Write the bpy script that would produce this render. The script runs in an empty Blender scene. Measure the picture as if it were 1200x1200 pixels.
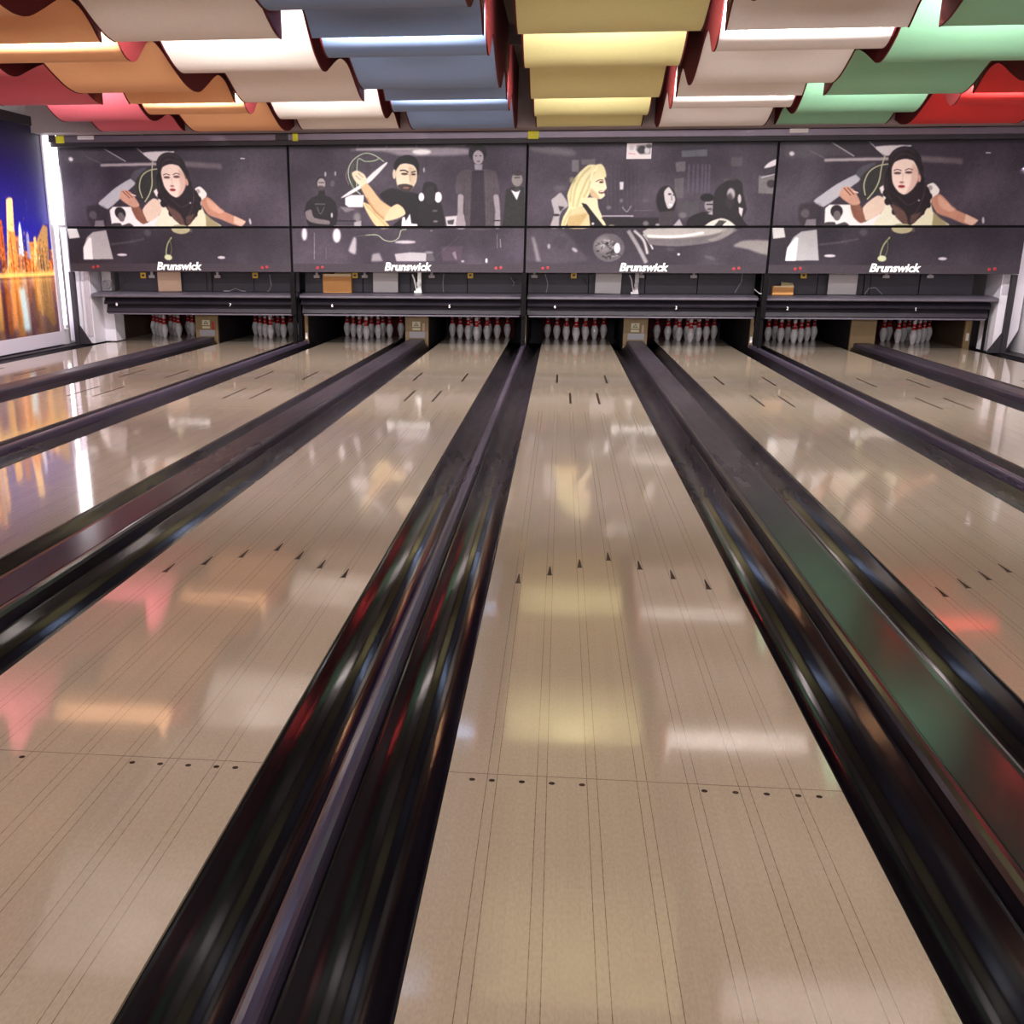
import bpy, bmesh, math, random
import numpy as np
from mathutils import Vector, Matrix
random.seed(7)
SC = bpy.context.scene
COL = SC.collection
PI = math.pi

# ------------------------------------------------------------------ camera
CAM_F, CAM_CX, CAM_CY = 1323.875, 502.357, 756.074      # in pixels of a 1200 x 1200 frame
TH, PH, RO, CAM_H, CAM_X = .3363, .1106, .001, 1.3614, -.2698
_F = np.array([-math.sin(PH)*math.cos(TH), math.cos(PH)*math.cos(TH), -math.sin(TH)])
_R = np.array([math.cos(PH), math.sin(PH), 0.]); _U = np.cross(_R, _F)
_R, _U = _R*math.cos(RO)+_U*math.sin(RO), -_R*math.sin(RO)+_U*math.cos(RO)
_C = np.array([CAM_X, 0., CAM_H])
cd = bpy.data.cameras.new('camera'); cam = bpy.data.objects.new('camera', cd); COL.objects.link(cam)
cam.matrix_world = Matrix(((_R[0], _U[0], -_F[0], _C[0]), (_R[1], _U[1], -_F[1], _C[1]), (_R[2], _U[2], -_F[2], _C[2]), (0, 0, 0, 1)))
cd.sensor_fit = 'HORIZONTAL'; cd.sensor_width = 36; cd.lens = CAM_F/1200*36
cd.shift_x = (600-CAM_CX)/1200; cd.shift_y = (CAM_CY-600)/1200
cd.clip_start = .05; cd.clip_end = 200
SC.camera = cam

def at(x, y, Y):            # the point of the plane Y that the photograph shows at pixel x, y
    d = _F+_R*(x-CAM_CX)/CAM_F-_U*(y-CAM_CY)/CAM_F
    return _C+d*Y/d[1]
def atx(x, y, X):
    d = _F+_R*(x-CAM_CX)/CAM_F-_U*(y-CAM_CY)/CAM_F
    return _C+d*(X-_C[0])/d[0]

# ------------------------------------------------------------------ world, lights, exposure
SC.view_settings.view_transform = 'Standard'; SC.view_settings.look = 'None'
SC.view_settings.gamma = 1; SC.view_settings.use_curve_mapping = False
SC.view_settings.exposure = 0.06
W = bpy.data.worlds.new('world'); SC.world = W; W.use_nodes = True
W.node_tree.nodes['Background'].inputs[0].default_value = (1, .92, .88, 1)
W.node_tree.nodes['Background'].inputs[1].default_value = .35
SC.cycles.max_bounces = 8; SC.cycles.diffuse_bounces = 4; SC.cycles.glossy_bounces = 4
SC.cycles.sample_clamp_indirect = 6; SC.cycles.caustics_reflective = False; SC.cycles.caustics_refractive = False

def area(name, loc, target, sx, sy, power, color=(1, 1, 1)):
    l = bpy.data.lights.new(name, 'AREA'); l.shape = 'RECTANGLE'; l.size = sx; l.size_y = sy
    l.energy = power; l.color = color
    o = bpy.data.objects.new(name, l); COL.objects.link(o); o.location = loc
    d = Vector(target)-Vector(loc); o.rotation_euler = d.to_track_quat('-Z', 'Y').to_euler()
    return o
# concourse lights behind the bowler
for x in (-5, 0, 5):
    area('concourse_light', (x, -2.6, 2.1), (x, 9, 3.3), 3.2, 1.0, 105, (1, .96, .94)).data.spread = math.radians(105)
# strip lamps in the lit valleys of the ceiling baffles
STRIPS = [  # x0, x1, colour, description
    (-6.60, -5.45, 'pink'), (-5.12, -3.93, 'orange'), (-3.80, -2.49, 'white'), (-2.24, -.93, 'blue'),
    (-.66, .69, 'yellow'), (.88, 2.17, 'white2'), (2.40, 3.77, 'green'), (3.90, 5.20, 'red')]
MODS = [-1.96, 1.91, 5.78, 9.65, 13.52]   # where each module of the baffles starts, with a lamp in its mouth
for (x0, x1, c) in STRIPS:
    for t in MODS:
        xm = (x0+x1)/2
        k = dict(pink=.8, orange=1.0, white=1.1, blue=.9, yellow=.9, white2=1.1, green=.9, red=1.0)[c]*(.12 if t < 5 else .62 if t < 9 else 1.08)
        if c in ('orange', 'blue', 'white2', 'red'): k *= 1.25
        area('tube_lamp', (xm, t+.07, 3.06), (xm, t+1.07, 2.84), (x1-x0)-.12, .05, 52*k, (1, .96, .94))
# vertical tube beside the mural, pin deck lamps and added cabinet fill come further down

# ------------------------------------------------------------------ helpers
def mat(name, col, rough=.6, metal=0., emit=None, es=1., coat=0., spec=.5, noise=0., nscale=20., bump=0., stretch=None):
    m = bpy.data.materials.new(name); m.use_nodes = True; nt = m.node_tree; b = nt.nodes['Principled BSDF']
    b.inputs['Base Color'].default_value = (*col, 1); b.inputs['Roughness'].default_value = rough
    b.inputs['Metallic'].default_value = metal; b.inputs['Coat Weight'].default_value = coat
    b.inputs['Specular IOR Level'].default_value = spec
    if emit: b.inputs['Emission Color'].default_value = (*emit, 1); b.inputs['Emission Strength'].default_value = es
    if noise or bump:
        tc = nt.nodes.new('ShaderNodeTexCoord'); mp = nt.nodes.new('ShaderNodeMapping')
        if stretch: mp.inputs['Scale'].default_value = stretch
        nt.links.new(tc.outputs['Object'], mp.inputs['Vector'])
        n = nt.nodes.new('ShaderNodeTexNoise'); n.inputs['Scale'].default_value = nscale; n.inputs['Detail'].default_value = 5
        nt.links.new(mp.outputs[0], n.inputs['Vector'])
        if noise:
            r = nt.nodes.new('ShaderNodeMix'); r.data_type = 'RGBA'
            r.inputs['A'].default_value = (*[c*(1-noise) for c in col], 1); r.inputs['B'].default_value = (*[min(1, c*(1+noise)) for c in col], 1)
            nt.links.new(n.outputs['Fac'], r.inputs['Factor']); nt.links.new(r.outputs['Result'], b.inputs['Base Color'])
        if bump:
            bp = nt.nodes.new('ShaderNodeBump'); bp.inputs['Strength'].default_value = bump; bp.inputs['Distance'].default_value = .01
            nt.links.new(n.outputs['Fac'], bp.inputs['Height']); nt.links.new(bp.outputs[0], b.inputs['Normal'])
    return m

def mesh_obj(name, verts, faces, m, parent=None, smooth=False):
    me = bpy.data.meshes.new(name); me.from_pydata([tuple(map(float, v)) for v in verts], [], faces); me.update()
    if m: me.materials.append(m)
    if smooth:
        me.polygons.foreach_set('use_smooth', [True]*len(me.polygons))
    o = bpy.data.objects.new(name, me); COL.objects.link(o)
    if parent: o.parent = parent
    return o
class MB:
    def __init__(s): s.v = []; s.f = []
    def add(s, v, f):
        n = len(s.v); s.v += [tuple(p) for p in v]; s.f += [tuple(i+n for i in q) for q in f]; return s
    def box(s, x0, x1, y0, y1, z0, z1, c=0.):
        if c <= 0:
            v = [(x0, y0, z0), (x1, y0, z0), (x1, y1, z0), (x0, y1, z0), (x0, y0, z1), (x1, y0, z1), (x1, y1, z1), (x0, y1, z1)]
            return s.add(v, [(0, 3, 2, 1), (4, 5, 6, 7), (0, 1, 5, 4), (1, 2, 6, 5), (2, 3, 7, 6), (3, 0, 4, 7)])
        bm = bmesh.new(); bmesh.ops.create_cube(bm, size=1)
        for p in bm.verts: p.co = ((x0+x1)/2+p.co.x*(x1-x0), (y0+y1)/2+p.co.y*(y1-y0), (z0+z1)/2+p.co.z*(z1-z0))
        bmesh.ops.bevel(bm, geom=bm.edges[:], offset=c, segments=2, affect='EDGES', profile=.5)
        bm.verts.index_update()
        s.add([tuple(p.co) for p in bm.verts], [tuple(q.index for q in f.verts) for f in bm.faces]); bm.free(); return s
    def prism_y(s, prof, y0, y1, closed=True):      # profile in x, z swept along y
        n = len(prof); v = [(x, y0, z) for x, z in prof]+[(x, y1, z) for x, z in prof]
        f = [(i, (i+1) % n, (i+1) % n+n, i+n) for i in range(n if closed else n-1)]
        if closed: f += [tuple(range(n-1, -1, -1)), tuple(range(n, 2*n))]
        return s.add(v, f)
    def prism_x(s, prof, x0, x1, closed=True):      # profile in y, z swept along x
        n = len(prof); v = [(x0, y, z) for y, z in prof]+[(x1, y, z) for y, z in prof]
        f = [(i, (i+1) % n, (i+1) % n+n, i+n) for i in range(n if closed else n-1)]
        if closed: f += [tuple(range(n-1, -1, -1)), tuple(range(n, 2*n))]
        return s.add(v, f)
    def lathe(s, prof, n=16, c=(0, 0, 0)):
        v = []; f = []
        for r, z in prof:
            for i in range(n): a = 2*PI*i/n; v.append((c[0]+r*math.cos(a), c[1]+r*math.sin(a), c[2]+z))
        for j in range(len(prof)-1):
            for i in range(n): f.append((j*n+i, j*n+(i+1) % n, (j+1)*n+(i+1) % n, (j+1)*n+i))
        f.append(tuple(range(n-1, -1, -1))); f.append(tuple((len(prof)-1)*n+i for i in range(n)))
        return s.add(v, f)
    def tube(s, pts, r, n=6):
        pts = [Vector(p) for p in pts]; rings = []
        for i, p in enumerate(pts):
            t = (pts[min(i+1, len(pts)-1)]-pts[max(i-1, 0)]).normalized()
            a = t.cross(Vector((0, 0, 1)) if abs(t.z) < .9 else Vector((1, 0, 0))).normalized(); b = t.cross(a)
            rings.append([p+(a*math.cos(2*PI*k/n)+b*math.sin(2*PI*k/n))*r for k in range(n)])
        v = [q for g in rings for q in g]; f = []
        for j in range(len(pts)-1):
            for k in range(n): f.append((j*n+k, j*n+(k+1) % n, (j+1)*n+(k+1) % n, (j+1)*n+k))
        f += [tuple(range(n-1, -1, -1)), tuple((len(pts)-1)*n+k for k in range(n))]
        return s.add(v, f)
    def quadstrip(s, a, b): # two equally long rows of points
        n = len(a); return s.add(list(a)+list(b), [(i, i+1, n+i+1, n+i) for i in range(n-1)])
    def build(s, name, m, parent=None, smooth=False, origin=None):
        v = s.v
        if origin is not None: v = [(p[0]-origin[0], p[1]-origin[1], p[2]-origin[2]) for p in v]
        o = mesh_obj(name, v, s.f, m, parent, smooth)
        if origin is not None: o.location = origin
        bm = bmesh.new(); bm.from_mesh(o.data); bmesh.ops.recalc_face_normals(bm, faces=bm.faces[:]); bm.to_mesh(o.data); bm.free()
        return o
def empty(name, loc, label, cat, group=None):
    o = bpy.data.objects.new(name, None); COL.objects.link(o); o.location = loc; o.empty_display_size = .1
    return tag(o, label, cat, group)
def tag(o, label=None, cat=None, group=None, kind=None):
    if label: o['label'] = label
    if cat: o['category'] = cat
    if group: o['group'] = group
    if kind: o['kind'] = kind
    return o
def struct(o, label=None): o['kind'] = 'structure'; (label and o.__setitem__('label', label)); return o
def lin(c): return tuple(((v/255)/12.92 if v <= 10.31 else ((v/255+.055)/1.055)**2.4) for v in c)
def copy_tree(o, parent=None):
    c = o.copy(); COL.objects.link(c)
    if parent: c.parent = parent
    for ch in list(o.children): copy_tree(ch, c)
    return c

# ------------------------------------------------------------------ painted prints (rasterised here)
class Canvas:
    def __init__(s, w, h, bg, tf):
        s.w, s.h = w, h; s.a = np.zeros((h, w, 3), np.float32); s.a[:] = bg; s.tf = tf
        s.src = (0, 0, 1)
    def crop(s, ox, oy, sc): s.src = (ox, oy, sc)
    def T(s, pts):
        ox, oy, sc = s.src
        return np.array([s.tf(ox+x/sc, oy+y/sc) for x, y in pts])
    def _mask(s, P, col, alpha, soft):
        pad = int(soft*2+2)
        x0 = max(0, int(P[:, 0].min())-pad); x1 = min(s.w, int(P[:, 0].max())+pad+1)
        y0 = max(0, int(P[:, 1].min())-pad); y1 = min(s.h, int(P[:, 1].max())+pad+1)
        if x1 <= x0 or y1 <= y0: return
        gx, gy = np.meshgrid(np.arange(x0, x1)+.5, np.arange(y0, y1)+.5)
        m = np.zeros(gx.shape, bool); n = len(P)
        for i in range(n):
            xa, ya = P[i]; xb, yb = P[(i+1) % n]
            if ya == yb: continue
            c = (ya > gy) != (yb > gy); m ^= c & (gx < (xb-xa)*(gy-ya)/(yb-ya)+xa)
        m = m.astype(np.float32)
        for _ in range(2):
            k = max(1, int(soft)); 
            for ax in (0, 1):
                q = np.pad(m, [(k, k) if ax == 0 else (0, 0), (k, k) if ax == 1 else (0, 0)], mode='edge'); cs = np.cumsum(q, axis=ax, dtype=np.float32)
                if ax == 0: z = np.vstack([np.zeros((1, cs.shape[1]), np.float32), cs]); m = (z[2*k+1:]-z[:-2*k-1])/(2*k+1)
                else: z = np.hstack([np.zeros((cs.shape[0], 1), np.float32), cs]); m = (z[:, 2*k+1:]-z[:, :-2*k-1])/(2*k+1)
        m = (m*alpha)[..., None]; s.a[y0:y1, x0:x1] = s.a[y0:y1, x0:x1]*(1-m)+np.array(col, np.float32)*m
    def poly(s, pts, col, alpha=1, soft=2.2, smooth=True):
        if np.isscalar(col): col = (col, col*.96, col)
        if smooth and len(pts) > 4:
            q = []; n = len(pts)
            for i in range(n):
                p0, p1, p2, p3 = [np.array(pts[(i+k-1) % n], float) for k in range(4)]
                for t in (0, .33, .66):
                    q.append(.5*(2*p1+(p2-p0)*t*.8+(2*p0*.8-5*p1+4*p2-p3+(p0-p3)*0+(p1-p0)*.0)*0) if False else (p1*(2*t**3-3*t**2+1)+p2*(3*t**2-2*t**3)+(p2-p0)*.35*(t**3-2*t**2+t)+(p3-p1)*.35*(t**3-t**2)))
            pts = q
        s._mask(s.T(pts), col, alpha, soft)
    def ell(s, cx, cy, rx, ry, col, alpha=1, soft=2.2, rot=0.):
        if np.isscalar(col): col = (col, col*.96, col)
        c, q = math.cos(rot), math.sin(rot)
        s._mask(s.T([(cx+rx*math.cos(a)*c-ry*math.sin(a)*q, cy+rx*math.cos(a)*q+ry*math.sin(a)*c) for a in np.linspace(0, 2*PI, 25)[:-1]]), col, alpha, soft)
    def line(s, pts, w, col, alpha=1, soft=1):
        if np.isscalar(col): col = (col, col*.96, col)
        P = [np.array(p, float) for p in pts]
        if len(P) > 2:
            q = []
            for i in range(len(P)-1):
                p0, p1, p2, p3 = P[max(i-1, 0)], P[i], P[i+1], P[min(i+2, len(P)-1)]
                for t in (0, .25, .5, .75): q.append(p1*(2*t**3-3*t**2+1)+p2*(3*t**2-2*t**3)+(p2-p0)*.5*(t**3-2*t**2+t)+(p3-p1)*.5*(t**3-t**2))
            P = q+[P[-1]]
        L, Rr = [], []
        for i, p in enumerate(P):
            t = P[min(i+1, len(P)-1)]-P[max(i-1, 0)]; t = t/(np.hypot(*t)+1e-9); n = np.array([-t[1], t[0]])*w/2
            L.append(p+n); Rr.append(p-n)
        s._mask(s.T(L+Rr[::-1]), col, alpha, soft)
    def grain(s, amt, seed):
        r = np.random.RandomState(seed); g = r.normal(0, 1, (s.h//2+1, s.w//2+1)).astype(np.float32).repeat(2, 0).repeat(2, 1)[:s.h, :s.w]; s.a += g[..., None]*amt
    def image(s, name):
        im = bpy.data.images.new(name, s.w, s.h, alpha=False); b = np.ones((s.h, s.w, 4), np.float32); b[..., :3] = np.clip(s.a, 0, 255)/255
        im.pixels.foreach_set(b[::-1].ravel()); im.update(); im.pack(); return im
def print_mat(name, im, rough=.45, emit=0., gain=1.):
    m = bpy.data.materials.new(name); m.use_nodes = True; nt = m.node_tree; b = nt.nodes['Principled BSDF']
    t = nt.nodes.new('ShaderNodeTexImage'); t.image = im; t.extension = 'EXTEND'
    nt.links.new(t.outputs[0], b.inputs['Base Color']); b.inputs['Roughness'].default_value = rough; b.inputs['Specular IOR Level'].default_value = .22
    if emit:
        nt.links.new(t.outputs[0], b.inputs['Emission Color']); b.inputs['Emission Strength'].default_value = emit
    return m
def uv_face(o, fn):
    me = o.data; uv = me.uv_layers.new(name='UVMap')
    for p in me.polygons:
        for li in p.loop_indices: uv.data[li].uv = fn(me.vertices[me.loops[li].vertex_index].co)

# ------------------------------------------------------------------ layout of the lanes
HW = .527; GA = .526; GB = .7274; GUT = .235
CX = {5: 0.}
for j in (6, 7, 8): CX[j] = CX[j-1]+2*HW+(GB if j % 2 == 0 else GA)
for j in (4, 3, 2, 1): CX[j] = CX[j+1]-2*HW-(GA if j % 2 == 0 else GB)
ORD = {1: 'first', 2: 'second', 3: 'third', 4: 'fourth', 5: 'fifth', 6: 'sixth', 7: 'seventh', 8: 'eighth'}
YM = 16.95; PITCH = 4*HW+GA+GB; J2 = -HW-GA/2; ZT, ZS, ZB = 2.741, 1.671, 1.062
WALL_L, WALL_R, CEIL = -7.70, 6.15, 3.62
Y0, YEND = -3.2, 21.2

# ------------------------------------------------------------------ setting
M_black = mat('black_paint', lin((34, 28, 36)), .5, noise=.3, nscale=8)
M_dark = mat('dark_recess', lin((44, 38, 50)), .6, noise=.35, nscale=5)
M_floor = mat('dark_subfloor', lin((30, 26, 30)), .7, noise=.3, nscale=6)
M_ceil = mat('ceiling_paint', lin((112, 98, 92)), .8, noise=.1, nscale=4)
M_wall = mat('white_wall', lin((205, 200, 205)), .6, noise=.05, nscale=3)
M_dwall = mat('dark_wall', lin((40, 32, 48)), .6, noise=.2, nscale=3)
struct(MB().box(WALL_L-.1, WALL_R+.1, Y0, YEND, -.32, -.22).build('floor', M_floor))
struct(MB().box(WALL_L-.1, WALL_R+.1, Y0, YEND, CEIL, CEIL+.1).build('ceiling', M_ceil))
wl = struct(MB().box(WALL_L-.1, WALL_L, Y0, YEND, -.22, CEIL).build('wall_left', M_wall))
struct(MB().box(WALL_R, WALL_R+.1, Y0, YEND, -.22, CEIL).build('wall_right', M_wall))
struct(MB().box(WALL_L, WALL_R, YEND-.1, YEND, -.22, CEIL).build('wall_back', M_dwall))
# soffit over the mask row, and beams between the baffles
struct(MB().box(WALL_L, WALL_R, 16.42, 16.79, 2.892, CEIL-.001).build('trim_1', mat('soffit', lin((150, 134, 136)), .7, noise=.1)))
for k, y in enumerate((9.63, 13.50)):
    struct(MB().box(WALL_L+.001, WALL_R-.001, y, y+.015, 3.43, 3.55).box(WALL_L+.001, WALL_R-.001, y+.0151, y+.12, 3.55, CEIL-.001).build('trim_%d' % (k+2), M_ceil))
struct(MB().box(WALL_L, -7.487, Y0, 18.3, -.22, .012).build('baseboard_left', M_black))
struct(MB().box(5.907, WALL_R, Y0, 18.3, -.22, .012).build('baseboard_right', M_black))

# ------------------------------------------------------------------ lanes
def lane_material(name, deck=False):
    m = bpy.data.materials.new(name); m.use_nodes = True; nt = m.node_tree; N = nt.nodes; L = nt.links; b = N['Principled BSDF']
    def math_(op, a, bb=None, c=None):
        n = N.new('ShaderNodeMath'); n.operation = op
        for i, v in enumerate((a, bb, c)):
            if v is None: continue
            if isinstance(v, (int, float)): n.inputs[i].default_value = v
            else: L.new(v, n.inputs[i])
        return n.outputs[0]
    def mix(f, a, bb, bt='MIX'):
        n = N.new('ShaderNodeMix'); n.data_type = 'RGBA'; n.blend_type = bt
        for k, v in (('Factor', f), ('A', a), ('B', bb)):
            if isinstance(v, (int, float)): n.inputs[k].default_value = v
            elif isinstance(v, tuple): n.inputs[k].default_value = (*v, 1)
            else: L.new(v, n.inputs[k])
        return n.outputs['Result']
    def noise(sc, scale, det=4):
        mp = N.new('ShaderNodeMapping'); mp.inputs['Scale'].default_value = sc; L.new(tc.outputs['Object'], mp.inputs['Vector'])
        n = N.new('ShaderNodeTexNoise'); n.inputs['Scale'].default_value = scale; n.inputs['Detail'].default_value = det; L.new(mp.outputs[0], n.inputs['Vector']); return n.outputs['Fac']
    tc = N.new('ShaderNodeTexCoord'); sp = N.new('ShaderNodeSeparateXYZ'); L.new(tc.outputs['Object'], sp.inputs[0])
    x, y = sp.outputs[0], sp.outputs[1]
    bw = 1.054/39
    # board index -> tone
    bi = math_('FLOOR', math_('ADD', math_('DIVIDE', x, bw), 19.5))
    seg = math_('FLOOR', math_('ADD', math_('MULTIPLY', y, .42), math_('MULTIPLY', bi, .37)))
    cb = N.new('ShaderNodeCombineXYZ'); L.new(bi, cb.inputs[0]); L.new(seg, cb.inputs[1])
    wn = N.new('ShaderNodeTexWhiteNoise'); wn.noise_dimensions = '3D'; L.new(cb.outputs[0], wn.inputs['Vector'])
    base = mix(.5, (.47, .345, .25), (.53, .40, .30))
    c = mix(wn.outputs['Value'], (.49, .40, .305), (.53, .435, .335))
    c = mix(math_('MULTIPLY', noise((1, .25, 1), 3.0), .9), c, (.54, .43, .34) if not deck else (.42, .36, .29))
    fine = noise((1, .35, 1), 160., 3)
    c = mix(math_('MULTIPLY', math_('SUBTRACT', fine, .35), .9), c, (.34, .255, .19))
    # printed line pairs either side of every fifth board
    u = math_('ABSOLUTE', math_('SUBTRACT', math_('ABSOLUTE', math_('SUBTRACT', math_('MODULO', math_('ADD', math_('ADD', x, 10*5*bw), 2.5*bw), 5*bw), 2.5*bw)), bw/2))
    wob = math_('MULTIPLY', math_('SUBTRACT', noise((1, 12, 1), 6., 3), .5), .0016)
    ln = math_('LESS_THAN', math_('ADD', u, wob), .00085)
    ln = math_('MULTIPLY', ln, math_('LESS_THAN', math_('ABSOLUTE', x), .45))
    fade = math_('MULTIPLY', math_('LESS_THAN', y, 10.3), math_('ADD', math_('MULTIPLY', noise((30, 8, 1), 4., 2), .9), .3))
    c = mix(math_('MULTIPLY', ln, fade), c, (.10, .055, .04))
    # faint plank joints
    fr = math_('ABSOLUTE', math_('SUBTRACT', math_('FRACT', math_('DIVIDE', math_('ADD', x, HW), bw)), .5))
    c = mix(math_('MULTIPLY', math_('GREATER_THAN', fr, .47), .07), c, (.2, .12, .08))
    if deck:
        c = mix(math_('MULTIPLY', noise((.6, 9, 1), 3., 4), .6), c, (.22, .19, .16))
    L.new(c, b.inputs['Base Color'])
    rn = noise((1, .3, 1), 8.)
    L.new(math_('ADD', math_('MULTIPLY', rn, .05), .045 if not deck else .10), b.inputs['Roughness'])
    b.inputs['Specular IOR Level'].default_value = .36
    b.inputs['Coat Weight'].default_value = .12; b.inputs['Coat Roughness'].default_value = .03
    bp = N.new('ShaderNodeBump'); bp.inputs['Strength'].default_value = .02; bp.inputs['Distance'].default_value = .001
    L.new(noise((1, .6, 1), 25., 2), bp.inputs['Height']); L.new(bp.outputs[0], b.inputs['Normal']); L.new(bp.outputs[0], b.inputs['Coat Normal'])
    return m
M_lane = lane_material('lane_laminate'); M_deck = lane_material('pin_deck_wood', True)
M_mark = mat('inlaid_mark', lin((52, 36, 30)), .6, noise=.2, spec=.1)
panels = [(Y0+.05, 2.8205), (2.8255, 6.497), (6.500, 10.170), (10.173, 13.844), (13.847, 17.40), (17.408, 19.75)]
BWD = 1.054/39
M_joint = mat('joint_dark', lin((92, 66, 50)), .6)
lane_desc = {1: 'bowling lane beside the city mural, lane farthest from the camera on that side',
    2: 'bowling lane, second one in from the city mural wall', 3: 'bowling lane, third one in from the city mural wall',
    4: 'bowling lane just beside the narrow purplish divider, on its mural side',
    5: 'central bowling lane running straight from camera, under the yellow baffle',
    6: 'bowling lane just across the wide flat divider from the central lane',
    7: 'bowling lane, second one in from the white right wall', 8: 'short-looking bowling lane nearest the white right wall'}
lane0 = None
for j in range(1, 9):
    if lane0 is None:
        lane0 = empty('bowling_lane', (CX[j], 0, 0), lane_desc[j], 'bowling lane', 'bowling lanes')
        for i, (a, b) in enumerate(panels):
            MB().box(-HW, HW, a, b, -.03, 0).build('lane_panel', M_deck if i == 5 else M_lane, lane0)
        for i in range(len(panels)-1):
            MB().box(-HW+.001, HW-.001, panels[i][1]+.0002, panels[i+1][0]-.0002, -.03, -.0006).build('panel_joint', M_joint, lane0)
        am = None
        for k in range(-3, 4):
            yt = 5.30-.143*abs(k)
            if am is None:
                o = MB().prism_y([(0, 0)], 0, 1, False) if False else MB()
                v = [(-.0115, 0), (.0115, 0), (.0085, .035), (.0025, .15), (-.0025, .15), (-.0085, .035)]
                n = len(v); o.add([(p[0], p[1], -.004) for p in v]+[(p[0], p[1], .0006) for p in v], [(i, (i+1) % n, (i+1) % n+n, i+n) for i in range(n)]+[tuple(range(n, 2*n)), tuple(range(n-1, -1, -1))])
                ao = o.build('arrow', M_mark, lane0); am = ao.data
            else:
                ao = bpy.data.objects.new('arrow', am); COL.objects.link(ao); ao.parent = lane0
            ao.location = (k*5*BWD, yt-.15, 0)
        dm = None
        for bd in (3, 5, 8, 11, 14, 26, 29, 32, 35, 37):
            if dm is None:
                do = MB().lathe([(.0085, -.004), (.0085, .0006)], 14).build('dot', M_mark, lane0); dm = do.data
            else:
                do = bpy.data.objects.new('dot', dm); COL.objects.link(do); do.parent = lane0
            do.location = ((bd-20)*BWD, 2.782, 0)
        mm = MB().box(-.0105, .0105, 0, .86, -.004, .0006).build('range_mark', M_mark, lane0)
        mm.location = (-.27, 12.63, 0)
        for (x, y) in ((.27, 12.63), (-.135, 10.87), (.135, 10.87)):
            q = bpy.data.objects.new('range_mark', mm.data); COL.objects.link(q); q.parent = lane0; q.location = (x, y, 0)
    else:
        c = copy_tree(lane0); c.location = (CX[j], 0, 0); c['label'] = lane_desc[j]

# ------------------------------------------------------------------ gutters and dividers
def gutter_mat(name, dust, base, lo=.15, hi=.23):
    m = bpy.data.materials.new(name); m.use_nodes = True; nt = m.node_tree; N = nt.nodes; L = nt.links; b = N['Principled BSDF']
    tc = N.new('ShaderNodeTexCoord')
    def noise(sc, scale, det):
        mp = N.new('ShaderNodeMapping'); mp.inputs['Scale'].default_value = sc; L.new(tc.outputs['Object'], mp.inputs['Vector'])
        n = N.new('ShaderNodeTexNoise'); n.inputs['Scale'].default_value = scale; n.inputs['Detail'].default_value = det; L.new(mp.outputs[0], n.inputs['Vector']); return n.outputs['Fac']
    sp = N.new('ShaderNodeSeparateXYZ'); L.new(tc.outputs['Object'], sp.inputs[0])
    f = N.new('ShaderNodeMapRange'); L.new(sp.outputs[1], f.inputs[0]); f.inputs['From Min'].default_value = 4.5; f.inputs['From Max'].default_value = 11
    n1 = N.new('ShaderNodeMapRange'); L.new(noise((4, .5, 4), 3., 3), n1.inputs[0]); n1.inputs['From Min'].default_value = .3; n1.inputs['From Max'].default_value = .68
    w = N.new('ShaderNodeMath'); w.operation = 'MULTIPLY'; L.new(f.outputs[0], w.inputs[0])
    n2 = N.new('ShaderNodeMath'); n2.operation = 'MULTIPLY_ADD'; L.new(n1.outputs[0], n2.inputs[0]); n2.inputs[1].default_value = .35; n2.inputs[2].default_value = .65
    L.new(n2.outputs[0], w.inputs[1])
    w2 = N.new('ShaderNodeMath'); w2.operation = 'MULTIPLY_ADD'; L.new(n1.outputs[0], w2.inputs[0]); w2.inputs[1].default_value = .12; L.new(w.outputs[0], w2.inputs[2]); w2.use_clamp = True
    mx = N.new('ShaderNodeMix'); mx.data_type = 'RGBA'; L.new(w2.outputs[0], mx.inputs['Factor']); mx.inputs['A'].default_value = (*base, 1); mx.inputs['B'].default_value = (*dust, 1)
    L.new(mx.outputs['Result'], b.inputs['Base Color'])
    r2 = N.new('ShaderNodeMapRange'); L.new(w2.outputs[0], r2.inputs[0]); r2.inputs['To Min'].default_value = lo; r2.inputs['To Max'].default_value = .42
    L.new(r2.outputs[0], b.inputs['Roughness'])
    bp = N.new('ShaderNodeBump'); bp.inputs['Strength'].default_value = .02; bp.inputs['Distance'].default_value = .002
    L.new(noise((30, .8, 30), 2., 4), bp.inputs['Height']); L.new(bp.outputs[0], b.inputs['Normal'])
    b.inputs['Specular IOR Level'].default_value = .26
    return m
M_gut = gutter_mat('gutter_plastic', lin((54, 47, 57)), lin((11, 8, 12)))
M_cap = gutter_mat('divider_plastic', lin((84, 74, 92)), lin((62, 54, 74)))
M_cover = gutter_mat('cover_plastic', lin((66, 58, 68)), lin((26, 21, 27)))
def gut_prof():
    p = [(0.001, -.006), (.008, -.010)]
    n = 14
    for i in range(n+1):
        t = i/n; p.append((.012+t*(.211), -.014-.078*math.sin(PI*t)**.8))
    p += [(.227, -.010), (.234, -.004)]
    return p
gp = gut_prof(); under = [(x, z-.012) for x, z in gp][::-1]
YG = 18.09
g0 = None
side_of = {-1: 'left', 1: 'right'}
def near(j):
    return {1: 'first lane next to the mural', 2: 'second lane from the mural', 3: 'third lane from the mural', 4: 'fourth lane from the mural',
            5: 'central lane under the yellow baffle', 6: 'third lane from the right wall', 7: 'second lane from the right wall', 8: 'lane nearest the right wall'}[j]
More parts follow.
